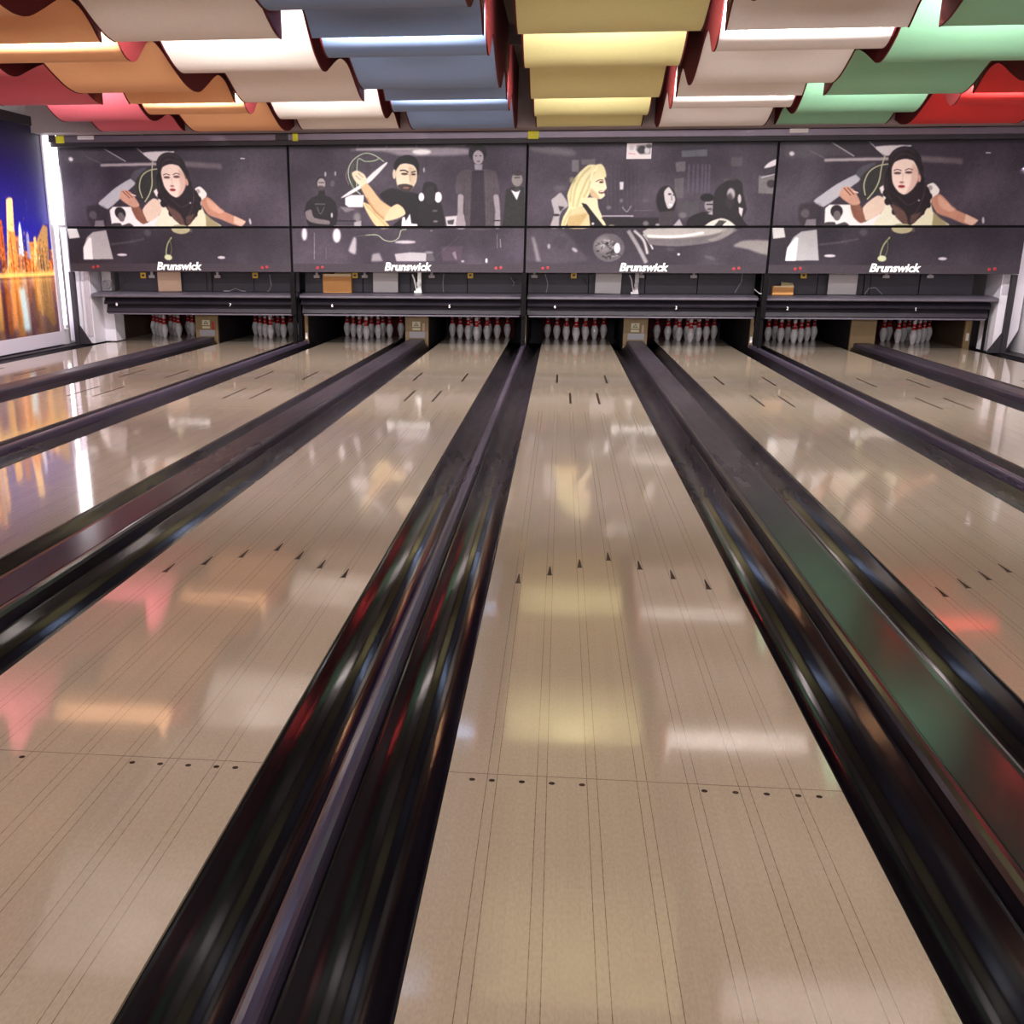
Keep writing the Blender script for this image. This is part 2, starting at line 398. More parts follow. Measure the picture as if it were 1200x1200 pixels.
for j in range(1, 9):
    for s in (-1, 1):
        xa = CX[j]+HW+.0005 if s > 0 else CX[j]-HW-GUT-.0005
        if g0 is None:
            g0 = MB().prism_y(gp+under, Y0+.05, YG).build('gutter', M_gut, smooth=False)
            for p in g0.data.polygons: p.use_smooth = abs(p.normal.y) < .5
            o = g0
        else:
            o = g0.copy(); COL.objects.link(o)
        o.location = (xa, 0, 0)
        tag(o, 'glossy black gutter trough on the %s side of the %s' % (side_of[s], near(j)), 'gutter', 'gutters along the lanes')
cap_labels = {(2, 3): 'narrow dark divider ridge between second and third lanes from the mural',
              (4, 5): 'narrow purplish divider ridge left of the central lane', (6, 7): 'narrow dark divider ridge between second and third lanes from the right wall'}
for (a, b), lab in cap_labels.items():
    xc = (CX[a]+CX[b])/2; w = .0265
    prof = [(-w, -.12), (w, -.12), (w, .030), (w*.86, .042), (w*.5, .0495), (0, .0515), (-w*.5, .0495), (-w*.86, .042), (-w, .030)]
    o = MB().prism_y(prof, Y0+.05, 17.75).build('divider_ridge', M_cap); o.location = (xc, 0, 0)
    tag(o, lab, 'divider', 'narrow divider ridges')
cov_labels = {(1, 2): 'wide flat divider cover between the two lanes nearest the mural', (3, 4): 'wide flat divider cover, second one in from the mural',
              (5, 6): 'wide flat divider cover reflecting green and red, right of the central lane', (7, 8): 'wide flat divider cover between the two lanes nearest the right wall'}
for (a, b), lab in cov_labels.items():
    xc = (CX[a]+CX[b])/2; w = (GB-2*GUT)/2-.002
    t = empty('divider_cover', (xc, 0, 0), lab, 'divider', 'wide divider covers')
    prof = [(-w, -.12), (w, -.12), (w, .038), (w-.008, .052), (w-.022, .058), (w-.035, .056), (-w+.035, .056), (-w+.022, .058), (-w+.008, .052), (-w, .038)]
    MB().prism_y(prof, Y0+.05, 18.06).build('cover_board', M_cover, t)
    MB().box(-w+.04, w-.04, Y0+.05, 18.0, .0562, .0575).build('cover_inlay', M_cover, t)

# ------------------------------------------------------------------ pins
M_pin = mat('pin_white', lin((225, 218, 222)), .22, coat=.3)
M_red = mat('pin_red', lin((190, 28, 34)), .3)
IN = .0254
pin_prof = [(1.02, 0), (1.06, .1), (1.41, .75), (1.8, 2.25), (2.12, 3.4), (2.38, 4.5), (2.28, 5.9), (1.85, 7.25), (1.3, 8.6), (.98, 9.4), (.9, 10.0), (.94, 10.9), (1.05, 11.8), (1.24, 12.6), (1.27, 13.5), (1.12, 14.3), (.75, 14.8), (.3, 14.98)]
pin_prof = [(r*IN, z*IN) for r, z in pin_prof]
rows = [('head pin', 0, 0), ('left pin of the second row', -.5, 1), ('right pin of the second row', .5, 1),
        ('left pin of the third row', -1, 2), ('middle pin of the third row', 0, 2), ('right pin of the third row', 1, 2),
        ('left corner pin of the back row', -1.5, 3), ('inner left pin of the back row', -.5, 3), ('inner right pin of the back row', .5, 3), ('right corner pin of the back row', 1.5, 3)]
pin0 = None
def lane_short(j):
    return {1: 'first lane from the mural', 2: 'second lane from the mural', 3: 'third lane from the mural', 4: 'fourth lane from the mural',
            5: 'central lane', 6: 'third lane from right', 7: 'second lane from right', 8: 'lane at right wall'}[j]
YP = 18.67
for j in range(1, 9):
    for (d, ux, r) in rows:
        if pin0 is None:
            pin0 = MB().lathe(pin_prof, 16).build('bowling_pin', M_pin, smooth=True); o = pin0
            for zz, h in ((8.3, .85), (10.2, .85)):
                def rr(z): return np.interp(z*IN, [q[1] for q in pin_prof], [q[0] for q in pin_prof])+.0012
                MB().lathe([(rr(zz), zz*IN), (rr(zz+h*.9), (zz+h*.9)*IN), (rr(zz+h*1.9), (zz+h*1.9)*IN)], 16).build('neck_band', M_red, pin0, smooth=True)
        else: o = copy_tree(pin0)
        o.location = (CX[j]+ux*.3048, YP+r*.264, 0.0)
        tag(o, 'red-banded white %s, %s' % (d, lane_short(j)), 'bowling pin', 'pins racked on the eight lanes')

# ------------------------------------------------------------------ ceiling baffles
PA = [(.03, 3.42), (.3, 3.40), (.6, 3.32), (.76, 3.25), (.92, 3.14), (1.1, 3.03), (1.3, 2.95), (1.45, 2.912), (1.57, 2.90), (1.7, 2.915), (1.9, 2.98), (2.15, 3.06), (2.4, 3.12), (2.65, 3.14), (2.9, 3.12), (3.15, 3.05), (3.35, 2.98), (3.55, 2.925), (3.7, 2.903), (3.80, 2.90)]
PB = [(.02, 3.36), (.1, 3.24), (.2, 3.07), (.32, 2.94), (.45, 2.875), (.58, 2.86), (.7, 2.885), (.85, 2.98), (1.0, 3.07), (1.17, 3.105), (1.4, 3.06), (1.7, 2.96), (2.0, 2.875), (2.2, 2.845), (2.33, 2.84), (2.5, 2.86), (2.75, 2.95), (3.0, 3.05), (3.2, 3.10), (3.42, 3.08), (3.6, 3.01), (3.72, 2.94), (3.80, 2.90)]
PA_END = [p for p in PA if p[0] < 1.6]+[(1.7, 2.91), (1.9, 2.96), (2.1, 3.02), (2.25, 3.035), (2.4, 3.02), (2.6, 2.95), (2.75, 2.91), (2.86, 2.90)]
PB_END = [p for p in PB if p[0] < 2.4]+[(2.55, 2.86), (2.7, 2.90), (2.86, 2.94)]
def refine(P):
    q = []
    for i in range(len(P)-1):
        p0, p1, p2, p3 = [np.array(P[max(0, min(len(P)-1, i+k))]) for k in (-1, 0, 1, 2)]
        for t in (0, .34, .67): q.append(p1*(2*t**3-3*t**2+1)+p2*(3*t**2-2*t**3)+(p2-p0)*.5*(t**3-2*t**2+t)+(p3-p1)*.5*(t**3-t**2))
    return q+[np.array(P[-1])]
bcol = dict(pink=(214, 98, 112), orange=(232, 172, 122), white=(236, 226, 218), blue=(122, 142, 178), yellow=(220, 210, 148), white2=(232, 222, 218), green=(138, 192, 156), red=(212, 38, 36))
M_fas = mat('maroon_fascia', lin((84, 16, 20)), .85, noise=.12, spec=.2, nscale=6)
blab = dict(pink='pink wavy ceiling baffle with maroon sides, nearest the city mural', orange='orange wavy ceiling baffle with maroon sides',
    white='white wavy ceiling baffle hanging between the orange and blue ones', blue='blue wavy ceiling baffle with maroon sides',
    yellow='yellow wavy ceiling baffle over the central lane', white2='white wavy ceiling baffle hanging between the yellow and green ones',
    green='green wavy ceiling baffle with maroon sides', red='red wavy ceiling baffle with maroon sides, nearest the right wall')
for (x0, x1, c) in STRIPS:
    t = empty('ceiling_baffle', ((x0+x1)/2, 0, 2.9), blab[c], 'ceiling baffle', 'coloured wavy ceiling baffles')
    m = mat('baffle_'+c, lin(bcol[c]), .75, noise=.05, nscale=30)
    h = (x1-x0)/2
    for mi, y0 in enumerate(MODS):
        typ = 'B' if c in ('orange', 'blue', 'white2', 'red') else 'A'
        prof = dict(A=PA, B=PB)[typ] if mi < len(MODS)-1 else dict(A=PA_END, B=PB_END)[typ]
        lo = [(y0+u, z-2.9) for u, z in refine(prof)]
        b = MB(); A = [(-h, y, z) for y, z in lo]; B = [(h, y, z) for y, z in lo]; A2 = [(-h, y, z+.012) for y, z in lo]; B2 = [(h, y, z+.012) for y, z in lo]
        b.quadstrip(A, B); b.quadstrip(A2, B2); b.quadstrip(A, A2); b.quadstrip(B, B2)
        b.add([A[0], B[0], B2[0], A2[0], A[-1], B[-1], B2[-1], A2[-1]], [(0, 1, 2, 3), (4, 5, 6, 7)])
        o = b.build('wave_sheet', m, t)
        for p in o.data.polygons: p.use_smooth = abs(p.normal.x) < .5
        for s in (-1, 1):
            x = s*h; xo = x+s*.014; b = MB(); top = CEIL-2.9-.001
            I0 = [(x+s*.001, y, z-.004) for y, z in lo]; O0 = [(xo, y, z-.004) for y, z in lo]
            I1 = [(x+s*.001, y, top) for y, z in lo]; O1 = [(xo, y, top) for y, z in lo]
            b.quadstrip(I0, O0); b.quadstrip(O0, O1); b.quadstrip(I0, I1)
            b.add([I0[0], O0[0], O1[0], I1[0], I0[-1], O0[-1], O1[-1], I1[-1]], [(0, 1, 2, 3), (4, 5, 6, 7)])
            b.build('side_fascia', M_fas, t)

# ------------------------------------------------------------------ posters on the masking units
PX = 340          # texels per metre
TW, TH_ = int(PITCH*PX), int((ZT-ZB)*PX)
def panel_tf(k):
    xl = J2+k*PITCH
    def tf(x, y):
        p = at(x, y, YM); return ((p[0]-xl)*PX, (ZT-p[2])*PX)
    return tf
BG = (84, 74, 88)
def base_canvas(k, seed):
    c = Canvas(TW, TH_, BG, panel_tf(k)); r = np.random.RandomState(seed)
    g = r.rand(7, 12); gi = np.kron(g, np.ones((TH_//6+1, TW//11+1)))[:TH_, :TW]
    for _ in range(3):
        for ax in (0, 1):
            kk = 40; q = np.pad(gi, [(kk, kk) if ax == 0 else (0, 0), (kk, kk) if ax == 1 else (0, 0)], mode='edge'); cs = np.cumsum(q, axis=ax)
            gi = (cs[2*kk:]-cs[:-2*kk])/(2*kk) if ax == 0 else (cs[:, 2*kk:]-cs[:, :-2*kk])/(2*kk)
            gi = gi[:TH_, :TW]
    c.a += (gi[..., None]-.5)*34
    return c
def finish(c, seed):
    h = c.h; zb = int((ZT-1.175)*PX)
    r = np.random.RandomState(seed+50)
    for cell, amp in ((4, .05), (14, .06), (40, .07)):
        g = r.rand(h//cell+3, c.w//cell+3); gi = np.kron(g, np.ones((cell, cell)))
        for _ in range(2):
            for ax in (0, 1):
                cs = np.cumsum(np.pad(gi, [(1, 0), (0, 0)] if ax == 0 else [(0, 0), (1, 0)]), axis=ax)
                gi = (cs[cell:]-cs[:-cell])/cell if ax == 0 else (cs[:, cell:]-cs[:, :-cell])/cell
        gi = gi[:h, :c.w]
        if gi.shape != (h, c.w): gi = np.pad(gi, [(0, h-gi.shape[0]), (0, c.w-gi.shape[1])], mode='edge')
        c.a *= 1+(amp*2*(gi-.5))[..., None]*(1-.85*np.clip(c.a.mean(2, keepdims=True)/200, 0, 1))
    q = np.clip(c.a, 0, 255)/255; c.a = 255*q**(1.42-.5*np.clip(q.mean(2, keepdims=True)*1.2, 0, 1))
    c.a[zb:] = (58, 50, 58); c.grain(4.5, seed)
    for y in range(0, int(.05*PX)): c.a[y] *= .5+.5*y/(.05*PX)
    return c
# the bowling woman, used on the first and last unit
A = base_canvas(1, 1); A.crop(920, 160, 5)
A.a[int((ZT-ZS)*PX):] *= .82
A.poly([(0, 20), (260, 20), (420, 110), (0, 130)], 100, .5, 6, False)
A.poly([(270, 30), (490, 25), (585, 115), (410, 115)], (62, 54, 64), .7, 2, False)
A.line([(275, 35), (405, 115)], 8, 160); A.line([(488, 25), (580, 112)], 8, 150)
A.line([(230, 138), (610, 130)], 17, (178, 168, 172), soft=3); A.line([(790, 130), (1040, 145)], 34, (122, 112, 118), .8, soft=5)
A.poly([(530, 58), (740, 50), (690, 80), (605, 112), (580, 108)], (205, 196, 202))
A.ell(40, 100, 15, 13, 215, soft=3); A.line([(140, 80), (230, 125)], 6, 125, .7)
A.poly([(230, 525), (235, 420), (260, 398), (385, 398), (410, 470), (470, 500), (545, 445), (600, 470), (600, 525)], (240, 236, 238), smooth=False)
A.poly([(168, 378), (215, 340), (300, 280), (415, 222), (445, 250), (380, 300), (330, 340), (225, 412)], (182, 180, 190))
A.poly([(415, 215), (450, 175), (530, 150), (520, 200), (445, 245)], (98, 96, 108))
A.poly([(440, 240), (520, 170), (590, 170), (580, 300), (470, 370), (440, 320)], (64, 66, 62), .8, 3)
A.line([(610, 160), (545, 172), (490, 210), (462, 280), (470, 345)], 8, (178, 178, 150)); A.line([(585, 112), (565, 180), (550, 260), (520, 320), (480, 368)], 8, (178, 178, 150))
A.ell(302, 438, 36, 38, (56, 48, 56)); A.ell(304, 462, 22, 30, (118, 110, 114)); A.poly([(210, 526), (240, 502), (290, 500), (300, 515), (350, 500), (372, 526)], (84, 78, 84))
A.ell(118, 450, 26, 26, 150, soft=3); A.poly([(112, 525), (125, 485), (182, 482), (180, 525)], 205, smooth=False); A.poly([(85, 400), (200, 395), (215, 450), (190, 520), (90, 520)], (50, 42, 50), .5, 5)
A.poly([(552, 300), (575, 284), (586, 345), (562, 330)], (236, 228, 226))
A.poly([(575, 345), (605, 380), (650, 470), (695, 524), (518, 524), (560, 452), (570, 400)], (234, 230, 208))
A.poly([(850, 388), (866, 440), (905, 480), (962, 524), (735, 524), (795, 470)], (226, 220, 190)); A.poly([(870, 440), (960, 522), (860, 522)], (150, 138, 100), .8, 2)
A.poly([(826, 292), (868, 270), (905, 312), (888, 350), (845, 395), (838, 350)], (228, 222, 220)); A.ell(850, 300, 14, 14, (120, 110, 115), .6)
A.poly([(852, 372), (905, 335), (958, 385), (985, 420), (1068, 458), (1128, 490), (1098, 520), (1040, 508), (960, 474), (890, 448)], (190, 138, 118)); A.poly([(900, 345), (960, 395), (1000, 425), (960, 440), (900, 400)], (214, 168, 146), .8, 3); A.poly([(1060, 455), (1132, 490), (1092, 522), (1048, 500)], (216, 180, 160))
A.poly([(455, 415), (540, 345), (588, 372), (578, 432), (530, 470), (470, 492)], (228, 202, 184)); A.poly([(382, 395), (432, 385), (470, 488), (440, 506), (400, 470)], (146, 100, 84))
A.poly([(316, 340), (345, 292), (400, 308), (442, 388), (395, 402), (345, 372)], (206, 158, 138)); A.line([(345, 300), (385, 345)], 5, (120, 70, 60)); A.line([(365, 298), (405, 340)], 5, (120, 70, 60)); A.line([(400, 320), (428, 330)], 9, (225, 200, 190))
A.poly([(605, 180), (585, 300), (598, 370), (640, 430), (700, 520), (755, 505), (845, 400), (848, 320), (815, 260), (795, 150)], (50, 38, 46)); A.ell(702, 148, 98, 92, (54, 43, 50))
for p in ([(615, 150), (640, 95), (700, 70), (760, 90)], [(625, 170), (655, 118), (705, 100), (765, 130)], [(600, 240), (596, 320), (640, 400)], [(800, 200), (820, 290), (800, 380)], [(640, 380), (690, 440), (720, 490)], [(820, 330), (780, 420), (740, 470)], [(660, 350), (720, 400), (780, 370)]): A.line(p, 7, (84, 68, 78), .7, 2)
for x, y, q in ((588, 330, 16), (600, 380, 18), (846, 350, 16), (838, 400, 16), (806, 250, 12), (640, 440, 16), (800, 440, 18)): A.ell(x, y, q, q*1.2, (50, 38, 46))
A.poly([(620, 390), (700, 440), (722, 515), (690, 505), (650, 470)], (122, 92, 84), .9, 3); A.poly([(735, 460), (800, 440), (760, 505), (730, 512)], (112, 86, 78), .8, 3)
A.poly([(624, 190), (645, 148), (700, 130), (752, 142), (776, 190), (778, 250), (748, 305), (700, 340), (662, 322), (630, 272)], (240, 214, 202)); A.poly([(745, 160), (778, 190), (792, 240), (750, 305), (705, 338), (735, 270)], (208, 168, 154), .7, 4)
A.ell(786, 245, 10, 22, (205, 160, 146)); A.ell(658, 214, 22, 7, (104, 76, 76)); A.ell(724, 210, 22, 7, (104, 76, 76)); A.line([(636, 200), (658, 192), (682, 200)], 5, (110, 84, 82)); A.line([(702, 198), (726, 188), (748, 196)], 5, (110, 84, 82))
A.line([(690, 215), (688, 255)], 6, (214, 178, 166), .8); A.ell(683, 268, 14, 6, (168, 112, 104)); A.ell(682, 292, 20, 8, (150, 46, 54)); A.ell(784, 374, 6, 6, 190)
A.ell(685, 538, 62, 30, (178, 172, 138)); A.poly([(610, 527), (760, 527), (760, 560)], (178, 172, 138), .3)
A.poly([(0, 726), (10, 660), (48, 590), (95, 556), (186, 544), (198, 726)], (170, 166, 170), smooth=False); A.poly([(2, 726), (14, 650), (62, 590), (78, 592), (62, 726)], (232, 228, 230), smooth=False)
A.poly([(-75, 530), (-8, 528), (2, 590), (-70, 598)], (205, 202, 202), smooth=False); A.line([(200, 632), (330, 618), (430, 598)], 10, 105, .7, soft=3); A.ell(262, 698, 34, 8, 200); A.ell(922, 715, 26, 9, 185); A.ell(1160, 495-5, 7, 20, 190)
A.line([(615, 588), (580, 630), (560, 680), (558, 715)], 9, (150, 156, 118)); A.line([(600, 600), (600, 660), (580, 710)], 5, (110, 122, 84)); A.ell(567, 714, 26, 18, (196, 198, 160)); A.ell(460, 560, 24, 22, 105, .7, 4); A.line([(1175, 95), (1205, 95)], 8, 190)
# the man with the cords
B = base_canvas(-1, 2); B.crop(340, 160, 7.272)
B.poly([(520, 118), (570, 100), (1150, 88), (1500, 100), (1530, 150), (1200, 165), (930, 160), (800, 128)], (150, 140, 150), .9, 5); B.ell(1120, 130, 80, 24, (226, 220, 224), soft=4); B.line([(560, 108), (1100, 104)], 16, 176, soft=3)
for x in (575, 820, 1075): B.line([(x, 60), (x, 90)], 9, 150)
B.poly([(1300, 72), (1520, 60), (1480, 90), (1340, 90)], 130, .6, 3)
B.poly([(118, 640), (140, 560), (185, 520), (235, 500), (250, 440), (290, 440), (300, 500), (350, 522), (392, 570), (408, 640), (400, 772), (160, 772)], (50, 43, 52), smooth=False); B.ell(262, 398, 44, 58, (58, 50, 58)); B.ell(265, 402, 36, 48, (158, 148, 150)); B.ell(262, 440, 34, 22, (84, 74, 78), .9); B.line([(240, 392), (290, 392)], 8, 90)
B.poly([(128, 640), (180, 622), (205, 690), (330, 715), (330, 750), (190, 735), (140, 700)], (128, 118, 122)); B.line([(210, 575), (300, 575)], 14, 100, .8); B.line([(230, 600), (258, 660), (290, 600)], 10, 104, .8); B.ell(300, 320, 8, 22, 170); B.ell(385, 315, 7, 20, 165); B.ell(362, 400, 18, 30, 108, .7); B.ell(355, 670, 8, 22, 190)
B.poly([(410, 600), (600, 605), (605, 775), (380, 775), (400, 720)], (88, 78, 90), smooth=False); B.poly([(420, 596), (470, 600), (560, 620), (470, 645)], 140, .8, 3); B.ell(570, 690, 30, 40, 130, soft=5); B.line([(400, 718), (560, 718)], 12, 60); B.poly([(545, 730), (605, 715), (605, 772), (545, 772)], 165, smooth=False); B.line([(370, 765), (560, 765)], 12, 135)
B.line([(600, 492), (535, 430), (498, 340), (505, 250), (560, 180), (640, 142), (720, 160), (800, 215)], 9, (168, 182, 158)); B.line([(566, 440), (568, 300), (580, 190), (640, 212), (720, 205), (765, 180)], 10, (150, 170, 140)); B.line([(545, 470), (520, 330), (540, 230)], 20, (92, 112, 88), .6, 2); B.line([(500, 410), (475, 330), (500, 260)], 4, 150)
B.poly([(468, 522), (520, 498), (628, 498), (620, 602), (500, 602), (470, 580)], 242, smooth=False)
B.poly([(760, 500), (860, 440), (1000, 470), (1110, 500), (1160, 620), (1150, 775), (870, 775), (980, 660), (910, 570), (860, 600)], (44, 35, 46))
B.poly([(430, 524), (500, 470), (600, 408), (700, 310), (812, 222), (824, 234), (700, 370), (620, 430), (500, 500)], (236, 230, 232))
B.poly([(618, 560), (690, 590), (770, 680), (855, 775), (745, 775), (665, 665)], (222, 198, 150)); B.line([(640, 575), (830, 775)], 10, (180, 150, 105), .7, 2)
B.poly([(600, 425), (655, 395), (770, 540), (860, 602), (900, 640), (860, 705), (790, 712), (700, 620), (640, 510)], (216, 178, 138)); B.poly([(850, 612), (912, 574), (962, 606), (982, 660), (900, 702), (800, 715)], (228, 198, 160)); B.line([(650, 520), (720, 630), (800, 700)], 14, (160, 115, 75), .7, 3)
B.poly([(525, 312), (570, 288), (634, 325), (655, 385), (605, 425), (548, 372)], (232, 214, 186)); B.line([(555, 330), (600, 370)], 6, (170, 145, 115)); B.line([(580, 310), (620, 350)], 5, (170, 145, 115))
B.poly([(892, 330), (884, 235), (925, 178), (1000, 158), (1065, 178), (1098, 240), (1090, 330), (1070, 300), (1060, 250), (1000, 228), (940, 236), (912, 300)], (38, 30, 38)); B.poly([(940, 240), (1060, 240), (1000, 180)], (38, 30, 38)); B.ell(887, 320, 15, 42, (220, 200, 180)); B.poly([(898, 300), (935, 240), (985, 228), (1045, 242), (1078, 285), (1075, 380), (1025, 462), (955, 462), (910, 410)], (230, 210, 184)); B.poly([(1010, 250), (1075, 290), (1070, 380), (1030, 440), (1015, 360)], (190, 165, 140), .6, 4)
B.ell(975, 318, 30, 9, (78, 60, 58)); B.ell(1050, 322, 20, 8, (78, 60, 58)); B.line([(935, 290), (975, 288), (1008, 305)], 9, (52, 40, 42)); B.line([(1030, 306), (1070, 295)], 8, (52, 40, 42)); B.line([(1018, 320), (1022, 385)], 8, (190, 160, 135)); B.poly([(915, 415), (985, 402), (1050, 425), (1015, 472), (955, 472)], (62, 50, 52), .92, 2); B.ell(988, 436, 28, 9, (150, 105, 95))
B.poly([(946, 775), (955, 690), (975, 680), (985, 720), (1020, 655), (1032, 740), (1095, 745), (1095, 775)], 245, smooth=False)
B.crop(480, 160, 7.271)
B.poly([(80, 600), (105, 480), (120, 400), (170, 385), (225, 410), (250, 500), (285, 640), (290, 775), (70, 775)], (48, 40, 50)); B.ell(100, 515, 24, 36, 245); B.ell(243, 517, 31, 46, 242); B.ell(172, 500, 46, 80, (58, 50, 58)); B.ell(215, 632, 24, 8, 110); B.ell(220, 722, 22, 8, 130); B.ell(122, 285, 8, 22, 170)
B.poly([(302, 682), (462, 668), (478, 775), (318, 775)], 196, smooth=False); B.poly([(320, 715), (380, 705), (370, 750), (325, 745)], 70, .9)
B.poly([(392, 480), (400, 350), (430, 300), (490, 280), (560, 290), (640, 278), (730, 295), (755, 380), (768, 490), (722, 530), (722, 778), (480, 778), (468, 520)], (92, 82, 90), smooth=True); B.poly([(530, 290), (630, 290), (645, 778), (515, 778)], (66, 56, 68), smooth=False)
for x in range(480, 720, 22):
    if not 510 < x < 645: B.line([(x, 330), (x, 760)], 5, (108, 98, 104), .5)
B.ell(580, 140, 78, 72, (50, 43, 50)); B.ell(583, 178, 46, 62, (158, 148, 156)); B.poly([(550, 235), (620, 235), (615, 285), (555, 285)], (146, 140, 152)); B.line([(555, 165), (575, 165)], 8, 80); B.line([(592, 165), (612, 165)], 8, 80); B.ell(585, 212, 16, 5, 95)
B.poly([(412, 498), (458, 505), (455, 640), (478, 778), (392, 778), (408, 640)], (156, 146, 152)); B.poly([(712, 505), (756, 502), (770, 640), (768, 775), (722, 775), (728, 640)], (152, 142, 150)); B.line([(715, 715), (770, 715)], 10, 60)
B.poly([(790, 775), (820, 450), (880, 428), (975, 430), (980, 775)], (60, 57, 60), smooth=False); B.ell(915, 365, 46, 60, (140, 132, 130)); B.ell(918, 310, 48, 24, (78, 70, 74)); B.line([(890, 350), (940, 350)], 9, 80); B.poly([(862, 455), (905, 472), (942, 455), (912, 542)], 228, smooth=False); B.poly([(890, 440), (940, 420), (930, 470), (900, 470)], 90, .6)
B.crop(340, 160, 7.272)
B.a[int((ZT-ZS)*PX):] *= .98
B.ell(122, 830, 22, 54, 228, soft=4); B.ell(397, 842, 33, 60, 232, soft=4); B.poly([(500, 960), (540, 860), (562, 870), (558, 998), (510, 985)], 185, .9, 4); B.line([(206, 820), (206, 1045)], 6, 150, .8); B.line([(306, 940), (306, 1040)], 5, 130, .6)
B.poly([(890, 1000), (1020, 985), (1160, 990), (1160, 1062), (905, 1062)], 172, smooth=False); B.ell(980, 898, 90, 13, 198, soft=3); B.line([(640, 840), (740, 838), (800, 880), (870, 892), (925, 860), (945, 800), (990, 790)], 8, (168, 178, 150)); B.poly([(690, 1062), (700, 1000), (760, 990), (790, 1062)], 165, .8, 4); B.line([(560, 850), (660, 840)], 5, 110)
B.crop(480, 160, 7.271)
B.poly([(360, 990), (390, 975), (405, 1050), (385, 1040)], 215); B.ell(165, 988, 36, 12, 135, soft=3); B.poly([(135, 1060), (150, 1000), (200, 1000), (215, 1060)], 105, .8, 3); B.poly([(270, 940), (450, 930), (440, 1060), (280, 1060)], (100, 82, 98), .7, 4); B.line([(770, 870), (775, 945)], 9, 130); B.line([(745, 830), (745, 950)], 5, 120); B.ell(654, 1056, 9, 20, 225); B.ell(452, 1062, 14, 9, 165); B.line([(180, 1060), (420, 850)], 5, 100, .6); B.ell(185, 802, 8, 7, 130)
# the blonde woman and the onlookers
Cc = base_canvas(0, 3); Cc.crop(615, 160, 7.272)
Cc.a[int((ZT-ZS)*PX):] *= .9
Cc.poly([(30, 85), (250, 95), (420, 120), (400, 165), (80, 125)], 122, .7, 6); Cc.poly([(400, 200), (462, 198), (460, 300), (402, 300)], 128, .8, 2, False); Cc.poly([(480, 198), (600, 190), (600, 240), (484, 240)], 112, .8, 2, False)
for k in range(9): Cc.line([(700+k*34, 250), (705+k*34, 640)], 6, (96, 86, 100), .6, 2)
Cc.poly([(225, 545), (262, 510), (310, 478), (372, 585), (318, 630), (292, 700), (288, 775), (215, 775), (250, 650)], (172, 165, 170)); Cc.ell(268, 668, 30, 10, (62, 52, 60)); Cc.poly([(285, 590), (340, 600), (300, 640)], (70, 60, 68), .9); Cc.ell(300, 440, 60, 25, 110, .5, 5)
Cc.poly([(395, 410), (430, 350), (475, 295), (540, 242), (605, 240), (650, 232), (680, 268), (692, 345), (610, 380), (545, 500), (490, 600), (400, 640), (345, 775), (308, 770), (325, 690), (372, 600), (362, 500)], (226, 216, 168))
for p in ([(560, 260), (480, 340), (430, 450), (410, 600)], [(600, 300), (540, 350), (480, 480), (440, 600)], [(450, 340), (400, 440), (385, 560)], [(400, 620), (350, 700), (330, 770)], [(560, 330), (550, 420), (500, 520)]): Cc.line(p, 16, (186, 170, 118), .7, 3)
Cc.line([(620, 260), (570, 320), (560, 380)], 14, (246, 240, 205), .8, 3); Cc.ell(405, 370, 26, 26, (150, 145, 110), .7, 3)
Cc.poly([(560, 400), (610, 355), (672, 345), (690, 395), (694, 445), (670, 470), (684, 500), (650, 530), (600, 525), (560, 490)], (240, 220, 184)); Cc.poly([(560, 440), (600, 470), (640, 525), (590, 530), (555, 500)], (196, 166, 126), .8, 3); Cc.ell(652, 388, 20, 8, (70, 55, 50)); Cc.line([(605, 385), (640, 368), (672, 372)], 7, (110, 85, 60)); Cc.ell(652, 474, 24, 12, (110, 60, 52)); Cc.line([(635, 472), (672, 466)], 7, (250, 240, 230)); Cc.line([(676, 400), (694, 440)], 7, (250, 235, 205))
Cc.poly([(530, 520), (615, 528), (628, 610), (690, 752), (640, 760), (520, 590), (488, 560)], (234, 214, 178)); Cc.poly([(395, 640), (440, 600), (500, 600), (562, 680), (560, 775), (365, 775)], (226, 198, 152)); Cc.poly([(380, 680), (470, 660), (540, 650), (520, 690), (450, 775), (370, 775)], (178, 150, 100), .6, 4)
Cc.poly([(482, 565), (525, 576), (600, 672), (665, 755), (740, 775), (560, 775), (548, 670)], (34, 27, 36), smooth=False); Cc.ell(580, 742, 12, 12, 210)
Cc.poly([(808, 385), (842, 385), (838, 452), (810, 452)], 205, smooth=False); Cc.line([(660, 676), (925, 676)], 13, 168); Cc.poly([(650, 690), (1140, 690), (1140, 775), (720, 775)], (54, 46, 56), smooth=False); Cc.line([(830, 600), (870, 640), (905, 590)], 12, 128); Cc.ell(715, 605, 20, 18, 110); Cc.ell(822, 545, 14, 18, 115); Cc.ell(740, 762, 28, 12, (165, 155, 125)); Cc.line([(930, 630), (1091, 630)], 5, 105); Cc.ell(1030, 545, 30, 14, 104, .8, 3); Cc.ell(1030, 740, 26, 22, 118, soft=3)
Cc.poly([(20, 800), (330, 800), (470, 960), (520, 1062), (20, 1062)], (98, 88, 98), .6, 6); Cc.poly([(55, 850), (85, 860), (135, 1062), (100, 1062)], 140, .8, 4); Cc.ell(205, 935, 12, 22, 160, soft=3); Cc.ell(425, 965, 28, 14, 165, soft=3, rot=.6); Cc.ell(300, 900, 60, 50, (78, 70, 78), .7, 6)
Cc.line([(880, 800), (960, 930), (1035, 1075)], 34, (150, 144, 148), soft=3); Cc.line([(930, 800), (1010, 880), (1045, 1000)], 22, (190, 184, 186), soft=3); Cc.line([(1010, 830), (1060, 900), (1091, 960)], 14, (210, 205, 205), soft=2)
Cc.ell(715, 945, 135, 122, (104, 97, 103), soft=2); Cc.ell(670, 920, 70, 70, (140, 134, 138), .7, 8)
